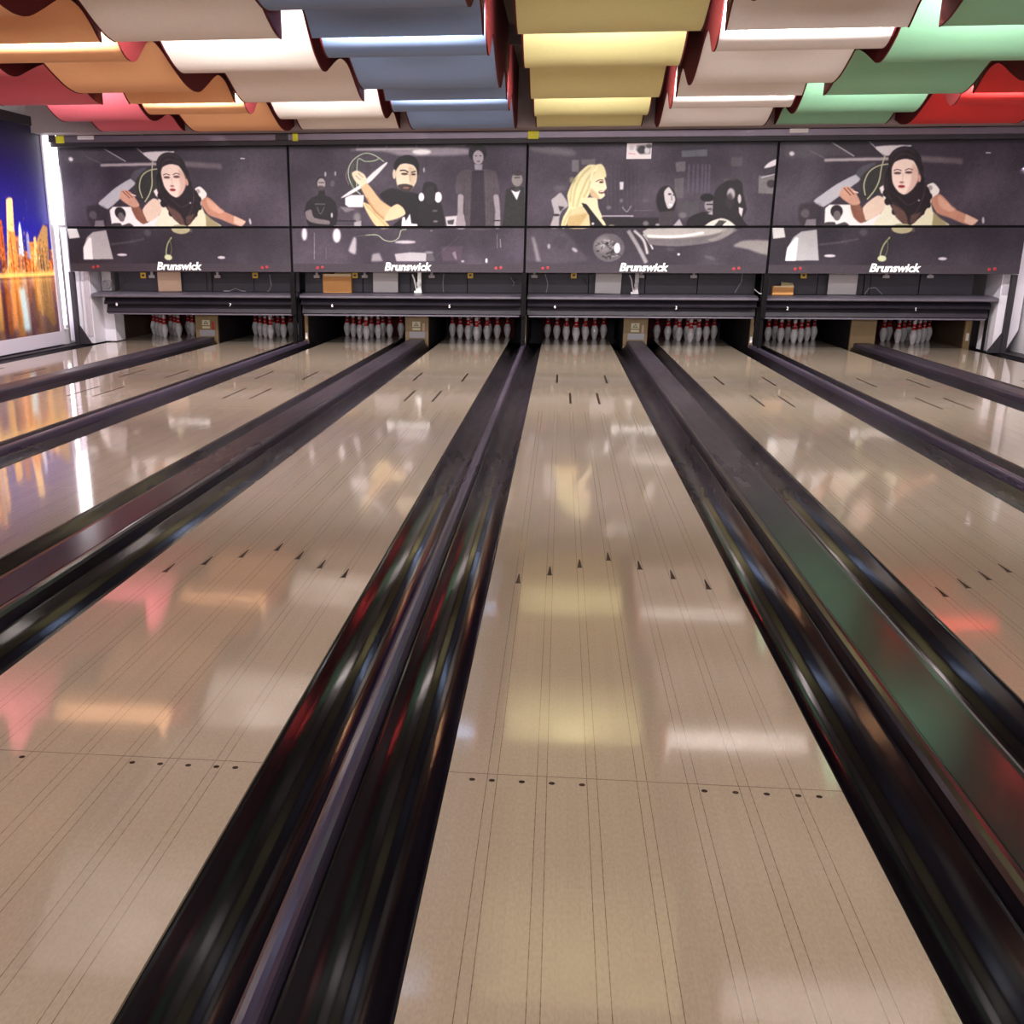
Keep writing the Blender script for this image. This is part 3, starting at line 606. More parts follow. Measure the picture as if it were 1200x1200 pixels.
rr_ = random.Random(5)
for k in range(34):
    a = rr_.uniform(0, 6.28); q = rr_.uniform(10, 110); x, y = 715+q*math.cos(a)*1.05, 945+q*math.sin(a)*.92
    Cc.line([(x, y), (x+rr_.uniform(-30, 30), y+rr_.uniform(-22, 22)), (x+rr_.uniform(-45, 45), y+rr_.uniform(-30, 30))], rr_.uniform(5, 12), rr_.choice([46, 58, 170, 60]), .8)
Cc.ell(786, 950, 26, 42, 238, soft=2)
Cc.crop(760, 160, 7.275)
Cc.poly([(280, 122), (500, 108), (500, 168), (282, 175)], (112, 112, 122), .8, 2, False); Cc.poly([(228, 218), (315, 210), (312, 296), (236, 300)], 118, .8, 2, False); Cc.poly([(218, 360), (302, 350), (292, 522), (226, 522)], 108, .8, 2, False); Cc.poly([(700, 180), (800, 175), (795, 250), (705, 255)], 104, .6, 3, False)
for x in (345, 385, 420, 460, 490, 520): Cc.line([(x, 235), (x-8, 480)], 16, (100, 94, 112), .7, 2)
Cc.poly([(250, 560), (430, 550), (430, 680), (250, 690)], (92, 90, 94), .7, 4, False)
Cc.ell(150, 545, 85, 125, (46, 38, 46), soft=3); Cc.poly([(132, 470), (172, 428), (212, 485), (228, 540), (198, 605), (162, 612), (138, 545)], (196, 188, 192)); Cc.ell(180, 490, 16, 8, 70); Cc.ell(212, 498, 8, 6, 80); Cc.ell(188, 582, 18, 8, 245); Cc.line([(195, 505), (198, 545)], 8, 120); Cc.poly([(100, 640), (215, 630), (205, 775), (85, 775)], (82, 72, 80), smooth=False)
Cc.poly([(330, 775), (345, 690), (470, 640), (560, 680), (575, 775)], (46, 39, 47)); Cc.ell(518, 585, 42, 55, (150, 143, 148)); Cc.ell(500, 520, 60, 34, (40, 34, 40)); Cc.line([(492, 578), (548, 578)], 10, 62); Cc.poly([(500, 660), (560, 620), (555, 670)], 175, .9); Cc.ell(520, 618, 22, 7, 80)
Cc.poly([(560, 480), (630, 400), (720, 355), (795, 390), (805, 480), (835, 620), (800, 700), (840, 775), (560, 775)], (54, 46, 54)); Cc.ell(702, 490, 34, 52, (176, 168, 172), soft=3); Cc.poly([(670, 500), (700, 480), (730, 560), (690, 620), (650, 560)], (70, 60, 68), .8, 4); Cc.ell(774, 530, 15, 40, (200, 192, 196), soft=2); Cc.poly([(768, 600), (806, 612), (792, 685), (770, 650)], 215); Cc.line([(640, 370), (740, 362)], 14, 100, .8, 3)
Cc.poly([(196, 775), (230, 735), (262, 700), (300, 775)], 172, smooth=False); Cc.ell(290, 670, 34, 26, 125, .8, 4); Cc.ell(75, 752, 18, 12, 160); Cc.ell(375, 768, 20, 8, 180)
Cc.poly([(475, 776), (530, 722), (620, 695), (692, 718), (740, 776)], (216, 214, 206)); Cc.poly([(555, 765), (600, 712), (650, 715), (625, 768)], (84, 80, 78)); Cc.line([(600, 770), (660, 720)], 9, 70)
Cc.poly([(982, 268), (1020, 225), (1090, 192), (1090, 240), (1030, 262)], 222); Cc.poly([(938, 335), (1095, 325), (1095, 490), (934, 482)], (126, 120, 124), smooth=False); Cc.ell(1045, 402, 38, 34, (70, 62, 70)); Cc.line([(960, 350), (1080, 320)], 10, 185)
Cc.poly([(-10, 785), (730, 780), (700, 830), (600, 885), (450, 915), (250, 935), (20, 922), (-10, 880)], (118, 111, 116)); Cc.poly([(-10, 785), (660, 785), (560, 830), (400, 855), (200, 868), (-10, 862)], (176, 170, 168), soft=3); Cc.line([(-10, 846), (150, 853), (300, 846), (470, 818)], 18, (246, 240, 236), soft=3); Cc.poly([(640, 785), (732, 780), (690, 835), (560, 890), (500, 880), (600, 840)], (150, 144, 142), .8, 3)
Cc.poly([(720, 932), (800, 888), (900, 882), (1075, 895), (1075, 1010), (960, 1000), (850, 960)], (152, 146, 144), .9, 4); Cc.ell(256, 1003, 12, 10, 220); Cc.ell(520, 1030, 50, 14, 108, .8, 4, .3); Cc.ell(185, 960, 40, 14, 98, .7, 5)
IMG = {'woman': finish(A, 11).image('print_woman'), 'man': finish(B, 12).image('print_man'), 'blonde': finish(Cc, 13).image('print_blonde')}
PM = {k: print_mat('mask_'+k, v, .5) for k, v in IMG.items()}
M_pitb = mat('joint_black', lin((12, 9, 12)), .7, spec=.12)
M_white = mat('white_lettering', (.95, .95, .95), .4)
M_whem = mat('logo_white', (1, 1, 1), .4)
M_redl = mat('red_indicator', lin((150, 30, 40)), .4, emit=lin((120, 16, 24)), es=.25)

def text_obj(name, body, size, m, parent, loc, shear=0., offset=0., extrude=.003, rot=(PI/2, 0, 0), sx=1.):
    cu = bpy.data.curves.new(name, 'FONT'); cu.body = body; cu.size = size; cu.shear = shear; cu.offset = offset; cu.extrude = extrude
    cu.align_x = 'CENTER'; cu.align_y = 'BOTTOM_BASELINE'; cu.resolution_u = 3
    to = bpy.data.objects.new(name, cu); COL.objects.link(to)
    dg = bpy.context.evaluated_depsgraph_get(); me = bpy.data.meshes.new_from_object(to.evaluated_get(dg))
    bpy.data.objects.remove(to); me.materials.clear(); me.materials.append(m)
    o = bpy.data.objects.new(name, me); COL.objects.link(o); o.parent = parent; o.location = loc; o.rotation_euler = rot; o.scale = (sx, 1, 1)
    return o
units = [(-2, 'woman', 'masking unit over first two lanes showing a bowling woman, beside the city mural'),
         (-1, 'man', 'masking unit showing a bearded man in black gripping cords and a stick'),
         (0, 'blonde', 'masking unit showing a smiling blonde woman in profile and onlookers'),
         (1, 'woman', 'masking unit over last two lanes showing a bowling woman, beside the right wall')]
for k, key, lab in units:
    xl = J2+k*PITCH; xc = xl+PITCH/2
    t = empty('masking_unit', (xc, YM, ZB), lab, 'masking unit', 'printed masking units above the pins')
    g = .018; hw = PITCH/2
    for nm, za, zb in (('upper_panel', ZS+.016, ZT), ('lower_panel', ZB, ZS-.016)):
        o = MB().box(-hw+g, hw-g, 0, .035, za-ZB, zb-ZB).build(nm, PM[key], t)
        uv_face(o, lambda co: ((co.x+hw)/PITCH, (co.z)/(ZT-ZB)))
    low = o
    MB().box(-hw+g, hw-g, .018, .03, ZS-.0159-ZB, ZS+.0159-ZB).build('panel_joint', M_pitb, t)
    tx = {-2: 209.5, -1: 477, 0: 753, 1: 1047}[k]; p = at(tx, 318.6, YM)
    logo = text_obj('logo', 'Brunswick', .152, M_whem, low, (p[0]-xc, -.004, 1.088-ZB+.0), .22, .0052, .004, sx=1.03)
    for xx in {-2: (112, 310), -1: (375, 584), 0: (639, 863), 1: (935, 1163)}[k]:
        p = at(xx, 313, YM)
        for dx in (-.035, .035):
            m = MB().lathe([(.022, 0), (.022, .006), (.016, .009)], 12).build('indicator_lamp', M_redl, low); m.rotation_euler = (PI/2, 0, 0); m.location = (p[0]-xc+dx, 0, 1.125-ZB+(.004 if dx > 0 else -.004))
# paper print taped to the third unit
p0 = at(735, 168, YM-.02); p1 = at(763, 186, YM-.02)
cN = Canvas(112, 72, (232, 222, 226), lambda x, y: ((x-735)*4, (y-168)*4)); cN.crop(735, 168, 4)
cN.poly([(45, 8), (108, 4), (108, 50), (60, 52), (40, 30)], 150, smooth=False); cN.ell(68, 30, 20, 18, 60); cN.ell(92, 32, 12, 16, 210); cN.ell(100, 14, 14, 9, 90); cN.line([(8, 46), (40, 50)], 4, (220, 150, 165)); cN.ell(22, 22, 12, 10, 200)
o = MB().box(p0[0], p1[0], YM-.014, YM-.001, p1[2], p0[2]).build('photo_print', print_mat('small_print', cN.image('small_print'), .5), origin=((p0[0]+p1[0])/2, YM, p1[2]))
uv_face(o, lambda co: ((co.x+(p1[0]-p0[0])/2)/(p1[0]-p0[0]), co.z/(p0[2]-p1[2])))
tag(o, 'small black and white photo print taped at top edge beside the blonde woman panel', 'print')

# ------------------------------------------------------------------ top rail, posts
M_rail = mat('rail_metal', lin((120, 108, 122)), .35, .5, noise=.15, nscale=4)
M_raild = mat('rail_dark', lin((44, 36, 46)), .5)
M_yel = mat('yellow_tag', lin((228, 226, 40)), .5)
M_pale = mat('pale_plate', lin((235, 228, 228)), .5)
rl = empty('mask_rail', (-.8, 16.85, ZT), 'long grey metal rail running along the top of all printed panels', 'rail')
def rbox(x0, x1, y0, y1, z0, z1, c=0): return MB().box(x0+.8, x1+.8, y0-16.85, y1-16.85, z0-ZT, z1-ZT, c)
rbox(-7.572, 6.12, 16.80, 16.93, 2.80, 2.885, .006).build('rail_tube', M_rail, rl)
rbox(-7.572, 6.12, 16.84, 16.95, 2.745, 2.798).build('lower_flange', M_raild, rl)
for x, w in ((70, 5), (346, 3.2), (625, 6)):
    p = at(x, 159, 16.8); s = w/84
    rbox(p[0]-s, p[0]+s, 16.785, 16.81, 2.79, 2.885, .004).build('yellow_end_tag', M_yel, rl)
for x in (100, 936):
    p = at(x, 156, 16.8); rbox(p[0]-.12, p[0]+.12, 16.785, 16.81, 2.835, 2.885, .003).build('pale_plate', M_pale, rl)
for x in (62, 330):
    p = at(x, 157, 16.8); rbox(max(-7.572, p[0]-.09), p[0]+(.09 if x > 100 else .02), 16.785, 16.82, 2.80, 2.90, .004).build('end_bracket', M_raild, rl)
plabs = ['black post between the first woman panel and the man panel', 'black post between the man panel and the blonde panel', 'black post between the blonde panel and the last woman panel']
for i, k in enumerate((-1, 0, 1)):
    x = J2+k*PITCH
    b = MB().box(x-.026, x+.026, 16.99, 17.06, .05, ZT)
    b.box(x-.034, x+.034, 16.93, 16.99, .46, ZB-.004)
    o = b.build('support_post', M_pitb, origin=(x, 17.0, .05)); tag(o, plabs[i], 'post', 'black posts behind the masking units')

# ------------------------------------------------------------------ pinsetter fronts, kickbacks
M_ledge = mat('ledge_metal', lin((98, 91, 103)), .42, .2, noise=.25, nscale=6)
M_hood = mat('hood_paint', lin((34, 29, 38)), .4, noise=.45, nscale=7)
M_hood2 = mat('hood_lower', lin((42, 36, 45)), .45, noise=.4, nscale=5)
M_tan = mat('tan_wood', lin((142, 116, 78)), .5, noise=.25, nscale=9, stretch=(1, 1, .3))
M_brown = mat('brown_wood', lin((78, 56, 40)), .6, noise=.3, nscale=6)
M_pit = mat('pit_black', lin((24, 14, 20)), .7)
M_curt = mat('pit_curtain', lin((96, 22, 28)), .8, noise=.5, nscale=3)
M_stick = mat('sticker', lin((220, 212, 180)), .5); M_grey = mat('grey_plate', lin((150, 145, 150)), .45)
M_card = mat('card_grey', lin((176, 170, 174)), .6, noise=.04); M_cardp = mat('card_peach', lin((200, 168, 146)), .6, noise=.05)
M_cbox = mat('cardboard', lin((196, 138, 78)), .7, noise=.12, nscale=10); M_cbox2 = mat('cardboard_flap', lin((222, 200, 160)), .7)
M_tag = mat('amber_tag', lin((210, 170, 50)), .5); M_wire = mat('wire_grey', lin((130, 125, 132)), .5); M_wired = mat('wire_dark', lin((30, 26, 32)), .5)
num_px = {1: (138, 357), 2: (271, 359.5), 3: (390, 361), 4: (527, 362), 5: (650, 362), 6: (792, 362.7), 7: (922, 363.3), 8: (1072, 363.3)}
ulab = ['pinsetter front with ledge below the first woman panel', 'pinsetter front with ledge below the man panel', 'pinsetter front with ledge below the blonde panel', 'pinsetter front with ledge below the last woman panel']
for i, k in enumerate((-2, -1, 0, 1)):
    xl = J2+k*PITCH; xr = xl+PITCH; xc = (xl+xr)/2
    la, lb = 2*i+1, 2*i+2
    xa = xl+.05 if k > -2 else -7.14; xb = xr-.05 if k < 1 else 5.72
    la_x = xa if k > -2 else -7.30
    t = empty('pinsetter_front', (xc, 17.3, .43), ulab[i], 'pinsetter', 'pinsetter fronts')
    def P(prof): return [(y-17.3, z-.43) for y, z in prof]
    MB().prism_x(P([(17.14, .700), (17.16, .688), (17.30, .690), (17.62, .70), (17.62, .762), (17.30, .752), (17.17, .738), (17.14, .722)]), la_x-xc, xb-xc+(.06 if k == 1 else 0)).build('ledge', M_ledge, t)
    hood = MB().prism_x(P([(17.22, .598), (17.24, .585), (17.60, .585), (17.60, .686), (17.30, .686)]), xa-xc, xb-xc).build('hood', M_hood, t)
    MB().prism_x(P([(17.30, .470), (17.33, .45), (17.58, .45), (17.58, .583), (17.36, .583)]), xa-xc, xb-xc).build('lower_hood', M_hood2, t)
    MB().box(xa-xc+.02, xb-xc-.02, .005, .035, .006, .026).build('hood_lip', M_ledge, t)
    for xq, zq in ((xl+.003 if k > -2 else -7.56+.42, .052), (xr-.025 if k < 1 else 5.73, .052 if k < 1 else -.004)):
        if k == -2 and xq < -7: continue
        MB().box(xq-xc, xq-xc+.022, .05, .12, zq-.43, .17).build('support_leg', M_pitb, t)
    for l in (la, lb):
        p = at(*num_px[l], 17.25); text_obj('lane_number', str(9-l), .062, M_white, hood, (p[0]-xc, -.093, .135), 0, .001, .002)
    # wall of the recess with its hatch panels
    x_a, x_b = (-7.02, 5.56)[0] if k == -2 else xl+.04, 5.56 if k == 1 else xr-.04
    w = (x_b-x_a); cuts = [0, .27, .49, .52, .75, 1.0]
    for q in range(5):
        MB().box(x_a+w*cuts[q]-xc+.006, x_a+w*cuts[q+1]-xc-.006, .30+.01*(q % 2), .34, .335, 1.0).build('back_panel', M_dark, t)
# kickbacks
wk = ['first tan kickback post with warning sticker, nearest the mural', 'tan kickback post with warning sticker under the man panel', 'tan kickback post with warning sticker beside the central lane', 'tan kickback post under the last woman panel']
for i, (a, b) in enumerate(((1, 2), (3, 4), (5, 6), (7, 8))):
    xc = (CX[a]+CX[b])/2; w = .182
    t = empty('kickback', (xc, 18.1, -.1), wk[i], 'kickback', 'wide kickback posts')
    MB().box(-w, w, 0, .06, 0, .53, .004).build('front_board', M_tan, t)
    for s in (-1, 1): MB().box(s*w-.015*(s > 0), s*w+.015*(s < 0), .061, 2.9, 0, .62).build('side_board', M_pit, t)
    if i < 3:
        MB().box(-.07, .055, -.006, -.0005, .335, .415).build('warning_sticker', M_stick, t)
        b_ = MB(); b_.add([(-.045, -.009, .35), (.03, -.009, .35), (-.0075, -.009, .405), (-.03, -.009, .358), (.015, -.009, .358), (-.0075, -.009, .392)], [(0, 1, 4, 3), (1, 2, 5, 4), (2, 0, 3, 5)]); b_.build('triangle_mark', M_black, t)
        MB().box(-.07, .055, -.006, -.0005, .285, .318).build('text_plate', M_stick, t)
        MB().box(-.115, .135, -.02, -.0005, .17, .265).build('grey_plate', M_grey, t)
        MB().box(.09, .125, -.014, -.0005, .27, .39).build('red_tag' if i == 0 else 'pale_tag', M_red if i == 0 else M_cardp, t)
nk = ['narrow tan kickback edge between second and third lanes', 'narrow tan kickback edge left of the central lane', 'narrow tan kickback edge under the post by the last woman panel']
for i, (a, b) in enumerate(((2, 3), (4, 5), (6, 7))):
    xc = (CX[a]+CX[b])/2
    t = empty('kickback_edge', (xc, 17.78, -.1), nk[i], 'kickback', 'narrow kickback edges')
    MB().box(-.024, .024, 0, .05, .02, .53, .003).build('front_board', M_tan, t)
    MB().box(-.026, .026, .051, 3.2, 0, .62).build('side_board', M_pit, t)
    MB().box(-.018, .018, -.012, -.0005, .165, .255, .003).build('reflector', M_pale, t)
for nm, x, lab in (('l', -7.10+0, 'brown outer kickback board at the mural end of the pin decks'), ('r', 5.60+.03, 'brown outer kickback board at the right wall end of the pin decks')):
    x = CX[1]-HW-.08 if nm == 'l' else CX[8]+HW+.08
    t = empty('outer_kickback', (x, 18.1, -.1), lab, 'kickback')
    MB().box(-.045, .045, 0, .06, 0, .55, .003).build('front_board', M_tan, t)
    MB().box(-.03, .03, .061, 2.9, 0, .62).build('side_board', M_brown, t)
    if nm == 'r': MB().box(-.02, .02, -.012, -.0005, .2, .31, .003).build('reflector', M_pale, t)
for j in range(1, 9):
    o = MB().box(CX[j]-HW-.02, CX[j]+HW+.02, 20.15, 20.2, -.1, .55).build('pit_curtain', M_curt, origin=(CX[j], 20.15, -.1))
    tag(o, 'dark red curtain hanging behind the pins on the %s' % lane_short(j), 'curtain', 'pit curtains')
struct(MB().box(-7.2, 5.7, 17.70, 20.4, .66, .70).build('trim_5', M_pit))
for j in range(1, 9):
    area('deck_lamp', (CX[j], 17.75, .56), (CX[j], 18.9, .05), .9, .05, .5, (1, .93, .92))

# things in the recess behind the ledge
def flat_at(name, x0, y0, x1, y1, Y, m, label, cat, group=None, th=.012, tilt=0.):
    a = at(x0, y0, Y); b = at(x1, y1, Y); b[2] = max(b[2], .767)
    o = MB().box(a[0], b[0], Y, Y+th, b[2], a[2], min(.003, th/3)).build(name, m, origin=((a[0]+b[0])/2, Y, b[2])); o.rotation_euler = (0, tilt, 0)
    return tag(o, label, cat, group)
flat_at('card_sheet', 184, 317, 213, 342, 17.45, M_cardp, 'peach coloured card sheet hanging behind the ledge under first woman panel', 'card', tilt=-.01)
flat_at('card_sheet', 437, 318, 466.5, 344.5, 17.45, M_card, 'pale grey card sheet hanging under the man panel', 'card')
flat_at('card_sheet', 698, 320, 727, 345, 17.45, M_card, 'pale grey card sheet with bent corner under the blonde panel', 'card', tilt=.02)
flat_at('card_sheet', 972, 320, 1003, 345.5, 17.45, M_card, 'pale grey card sheet hanging under the last woman panel', 'card')
def carton(x0, y0, x1, y1, Y, lab):
    a = at(x0, y0, Y); b = at(x1, y1, Y); z0 = .762
    t = empty('cardboard_box', ((a[0]+b[0])/2, Y, z0), lab, 'box'); h = (b[0]-a[0])/2; H = a[2]-z0
    ct = MB().box(-h, h, 0, .14, 0, H, .003).build('carton', M_cbox, t); MB().box(-h+.02, h-.005, -.003, .0, H*.86, H-.002).build('tape', M_cbox2, ct)
    v = [(-h*.2, .02, H), (h, .02, H), (h, .12, H+.03), (-h*.1, .12, H+.045)]; b_ = MB(); b_.add(v+[(p[0], p[1], p[2]+.006) for p in v], [(0, 1, 2, 3), (4, 5, 6, 7), (0, 1, 5, 4), (2, 3, 7, 6), (1, 2, 6, 5), (3, 0, 4, 7)]); b_.build('lid_flap', M_cbox2, ct)
carton(378, 321, 412, 347, 17.44, 'orange-brown cardboard box on the ledge under the man panel')
carton(906, 335, 929, 349, 17.40, 'small cardboard carton with raised flap on the ledge by the last post')
tags = {165: 'amber tag left of the peach card', 297: 'amber tag under the bare right half of first woman panel', 414.5: 'amber tag just right of the cardboard box', 550.5: 'amber tag under the right half of the man panel', 672.5: 'amber tag left of the grey card under the blonde panel', 943.6: 'amber tag left of the grey card under the last woman panel'}
for x, lb in tags.items():
    p = at(x, 323, 17.4); t = empty('amber_tag', (p[0], 17.5, p[2]-.04), lb, 'tag', 'amber tags behind the ledge')
    MB().box(-.042, .042, 0, .01, 0, .082, .002).build('plate', M_tag, t); MB().box(-.02, .02, -.004, -.0005, .028, .056).build('dark_mark', M_wired, t)
wt = {175: 'small white clip left of the peach card', 252.5: 'small white clip right of the peach card', 369.5: 'small white clip left of the large cardboard box', 426: 'small pale clip left of the grey card under the man panel', 505: 'small pale clip right of the white bracket', 626: 'small white clip beside the post by the blonde panel', 752: 'small white square plate right of the grey pipe', 814: 'small pale clip under the onlookers', 1041: 'small pale clip below the last woman panel lettering', 1093: 'small pale clip nearest the right end'}
for x, lb in wt.items():
    p = at(x, 323.5, 17.4); w = .045
    t = MB().box(-w, w, 0, .03, 0, .04, .003).box(-w*.4, w*.4, .005, .03, .0405, .09).build('wall_clip', M_card); t.location = (p[0], 17.5, p[2]-.03); tag(t, lb, 'clip', 'small clips behind the ledge')
# white bracket, pipe, drum
def brk(x, lab, m):
    p = at(x, 345, 17.35); t = empty('bracket', (p[0], 17.35, .765), lab, 'bracket')
    MB().box(-.06, .05, .0, .03, .0, .03, .003).box(-.01, .045, .0, .02, .031, .3, .003).build('upright', m, t)
    MB().tube([(-.09, .02, .26), (-.06, .0, .2), (-.04, .02, .1), (-.02, .01, .03)], .011).build('hose', m, t)
    MB().lathe([(.028, 0), (.028, .05), (.018, .06)], 12, (.01, -.03, .1)).build('knob', m, t)
brk(490, 'white bracket with hose standing on the ledge under the man panel lettering', M_white)
brk(744, 'grey bracket with hose standing on the ledge under the blonde panel lettering', M_card)
p = at(122, 334, 17.45); t = empty('drive_drum', (p[0], 17.5, .765), 'pale drive drum with round hub behind the ledge at the mural end', 'machine part')
MB().box(-.08, .075, .06, .2, 0, .36, .01).build('housing', M_card, t)
b_ = MB().lathe([(.075, 0), (.075, .03), (.055, .034), (.05, .02), (.02, .02), (.02, .05)], 20); o = b_.build('hub', M_grey, t); o.rotation_euler = (PI/2, 0, 0); o.location = (0, .058, .1)
wires = [([(313, 345), (318, 335), (316, 322)], 'thin wire curling up below the right part of first woman panel', M_wire), ([(141, 320), (147, 328), (142, 336), (139, 344)], 'dark looping wire beside the pale drum', M_wired),
    ([(640, 345), (642, 333), (639, 321)], 'thin grey wire hanging by the post under the blonde panel', M_wire), ([(598, 325), (603, 332), (601, 335)], 'short pale wire hook near the post under the man panel', M_wire),
    ([(682, 325), (690, 335), (692, 346)], 'thin dark wire left of the grey card under the blonde panel', M_wired), ([(861, 343), (869, 330), (870, 320)], 'thin grey wire under the onlookers near the last post', M_wire),
    ([(520, 321), (519, 334), (520, 345)], 'straight grey cable right of the white bracket', M_wire), ([(1013, 345), (1018, 338), (1026, 337), (1034, 345)], 'grey wire loop right of the last grey card', M_wire),
    ([(262, 344), (276, 338), (288, 343)], 'tangle of grey wire lying on the ledge under first woman panel', M_wire), ([(884, 339), (890, 344), (896, 347)], 'white cable end lying by the small carton', M_white)]
for pts, lb, m in wires:
    P3 = [at(x, y, 17.42) for x, y in pts]; o_ = P3[0]
    P4 = []
    for i in range(len(P3)-1):
        for s in range(4): P4.append(P3[i]*(1-s/4)+P3[i+1]*s/4)
    P4.append(P3[-1])
    for q in P4: q[2] = max(q[2], .776)
    o = MB().tube([p-o_ for p in P4], .006).build('wire', m); o.location = o_; tag(o, lb, 'wire')

# ------------------------------------------------------------------ ends of the machine row
M_cab = mat('cabinet_white', lin((226, 220, 230)), .4, noise=.05, nscale=4); M_cab2 = mat('cabinet_grey', lin((190, 182, 192)), .4, noise=.06)
def end_cabinet(xa, xb, lab, side):
    t = empty('machine_cabinet', ((xa+xb)/2, 17.2, .0125), lab, 'cabinet'); h = (xb-xa)/2
    b = MB(); s = side
    prof = [(-h, .0), (h, .0), (h, 1.6), (-h, 1.6)]
    prof = [(-h+(.14 if s < 0 else 0), .0), (h-(.14 if s > 0 else 0), .0), (h, .35), (h, 1.6), (-h, 1.6), (-h, .35)]
    if s < 0: prof = [(-h+.14, 0), (h, 0), (h, 1.6), (-h, 1.6), (-h, .3)]
    else: prof = [(-h, 0), (h-.14, 0), (h, .3), (h, 1.6), (-h, 1.6)]
    b.prism_y(prof, 0, .6).build('side_cover', M_cab, t)
    if s < 0: MB().box(-.06, .285, .45, .84, 0, .73, .006).build('lower_cover', M_cab, t)
    MB().box(-h*.15+s*.02, -h*.15+s*.02+.02, -.012, -.0005, .1, 1.5).build('edge_strip', M_cab2, t)
    MB().box(-s*h*.9, -s*h*.35, -.02, -.0005, .78, 1.3).build('access_panel', M_cab2, t) if s > 0 else MB().box(h*.3, h*.9, -.02, -.0005, .1, 1.1).build('access_panel', M_cab2, t)
end_cabinet(-7.56, -7.325, 'white machine cabinet at the mural end of the pin decks', -1)
end_cabinet(5.80, 6.12, 'white machine cabinet behind the last post by the right wall', 1)
def end_frame(x, s, lab):
    t = empty('end_frame', (x+(.03 if s < 0 else 0), 17.02, 0), lab, 'frame')
    MB().box(-.035, .035, 0, .07, 0.013, ZB-.01).build('upright', M_black, t)
    x2 = -s*.22
    b = MB(); v = [(-s*.036, .02, .013), (x2, .02, .013), (-s*.036, .02, .30)]; b.add(v+[(p[0], p[1]+.02, p[2]) for p in v], [(0, 1, 2), (5, 4, 3), (0, 1, 4, 3), (1, 2, 5, 4), (2, 0, 3, 5)]); b.build('gusset', M_black, t)
end_frame(-7.56, -1, 'slim black upright with triangular foot at the mural end')
end_frame(5.90, 1, 'slim black upright with triangular foot at the right wall end')

area('cabinet_fill', (-7.35, 17.05, 2.5), (-7.4, 17.3, .4), .3, .1, 12, (1, .97, 1))  # added unseen fill, brightens the white cabinet at the mural end
area('cabinet_fill', (5.70, 17.06, 2.4), (5.95, 17.3, .4), .3, .1, 7, (1, .97, 1))  # same added fill for the right end cabinet
# ------------------------------------------------------------------ city mural on the left wall
XM = WALL_L+.05; MY0, MY1, MZ0, MZ1 = 4.5, 16.70, .22, 2.98
PXM = 110; MW, MH = int((MY1-MY0)*PXM), int((MZ1-MZ0)*PXM)
def mtf(x, y):
    p = atx(x, y, XM); return ((p[1]-MY0)*PXM, (MZ1-p[2])*PXM)
Mu = Canvas(MW, MH, (30, 22, 96), mtf)
zz = np.linspace(0, 1, MH)[:, None]
sky = np.concatenate([np.interp(zz, [0, .12, .3, .5, .62], v) for v in ([14, 26, 28, 24, 34], [10, 15, 17, 18, 24], [24, 58, 104, 140, 118])], axis=1)
Mu.a[:] = sky[:, None, :]
r = np.random.RandomState(4)
hz = int((MZ1-1.00)*PXM)      # waterline
def mp(yy, z): return ((yy-MY0)*PXM, (MZ1-z)*PXM)
def mrect(ya, yb, za, zb, col, alpha=1, soft=1):
    Mu._mask(np.array([mp(ya, za), mp(yb, za), mp(yb, zb), mp(ya, zb)]), col, alpha, soft)
# generic skyline everywhere, the towers in view on top
cols = [(250, 150, 50), (235, 110, 30), (255, 190, 90), (200, 90, 30), (255, 215, 140), (190, 120, 70)]
yy = MY0
while yy < MY1:
    w = r.uniform(.10, .28); hgt = 1.0+abs(r.normal(.42, .22)); mrect(yy, yy+w, 1.0, min(hgt, 2.2), cols[r.randint(6)], .9, 1); yy += w*r.uniform(.6, 1.1)
for k in range(26):
    a = r.uniform(MY0, 14.5); hgt = r.uniform(1.7, 2.5); w = r.uniform(.06, .12); mrect(a, a+w, 1.0, hgt, [(255, 190, 110), (190, 205, 255), (250, 160, 60)][k % 3], .9, 1)
Mu.crop(0, 140, 4.286)
Mu.poly([(30, 400), (45, 390), (62, 395), (72, 560), (88, 800), (40, 800)], (255, 205, 140), soft=1, smooth=False); Mu.poly([(42, 560), (74, 560), (90, 800), (40, 800)], (245, 130, 50), .8, 1, False)
Mu.poly([(92, 540), (98, 508), (106, 545), (124, 680), (110, 690), (96, 680)], (214, 222, 250), soft=1, smooth=False); Mu.poly([(130, 580), (137, 556), (144, 580), (156, 700), (140, 700)], (140, 140, 185), soft=1, smooth=False)
Mu.poly([(168, 590), (180, 585), (188, 700), (174, 760)], (240, 190, 120), soft=1, smooth=False); Mu.poly([(185, 600), (216, 525), (238, 540), (250, 770), (190, 780)], (176, 130, 76), soft=1, smooth=False)
Mu.line([(128, 400), (140, 520)], 2, (70, 80, 160), .7)
for k in range(420):
    yq = r.uniform(MY0, MY1); w = r.uniform(.01, .03); zt = 1.0+abs(r.normal(.1, .25)); mrect(yq, yq+w, 1.0, min(zt, 1.6), (52, 24, 22), .55, 1)
for k in range(160):
    yq = r.uniform(MY0, MY1); zq = 1.02+abs(r.normal(0, .16)); w = r.uniform(.03, .09); mrect(yq, yq+w, zq, zq+w*.5, (255, 232, 150), .7, 3)
for k in range(3200):
    yq = r.uniform(MY0, MY1); zq = 1.0+abs(r.normal(0, .28)); 
    if zq > 1.9: continue
    s = r.uniform(.008, .022); mrect(yq, yq+s*1.6, zq, zq+s, [(255, 235, 170), (255, 160, 50), (255, 120, 20), (110, 50, 20), (60, 30, 20)][r.randint(5)], .8, 1)
mrect(MY0, MY1, 1.0, 1.07, (255, 205, 110), .85, 2)
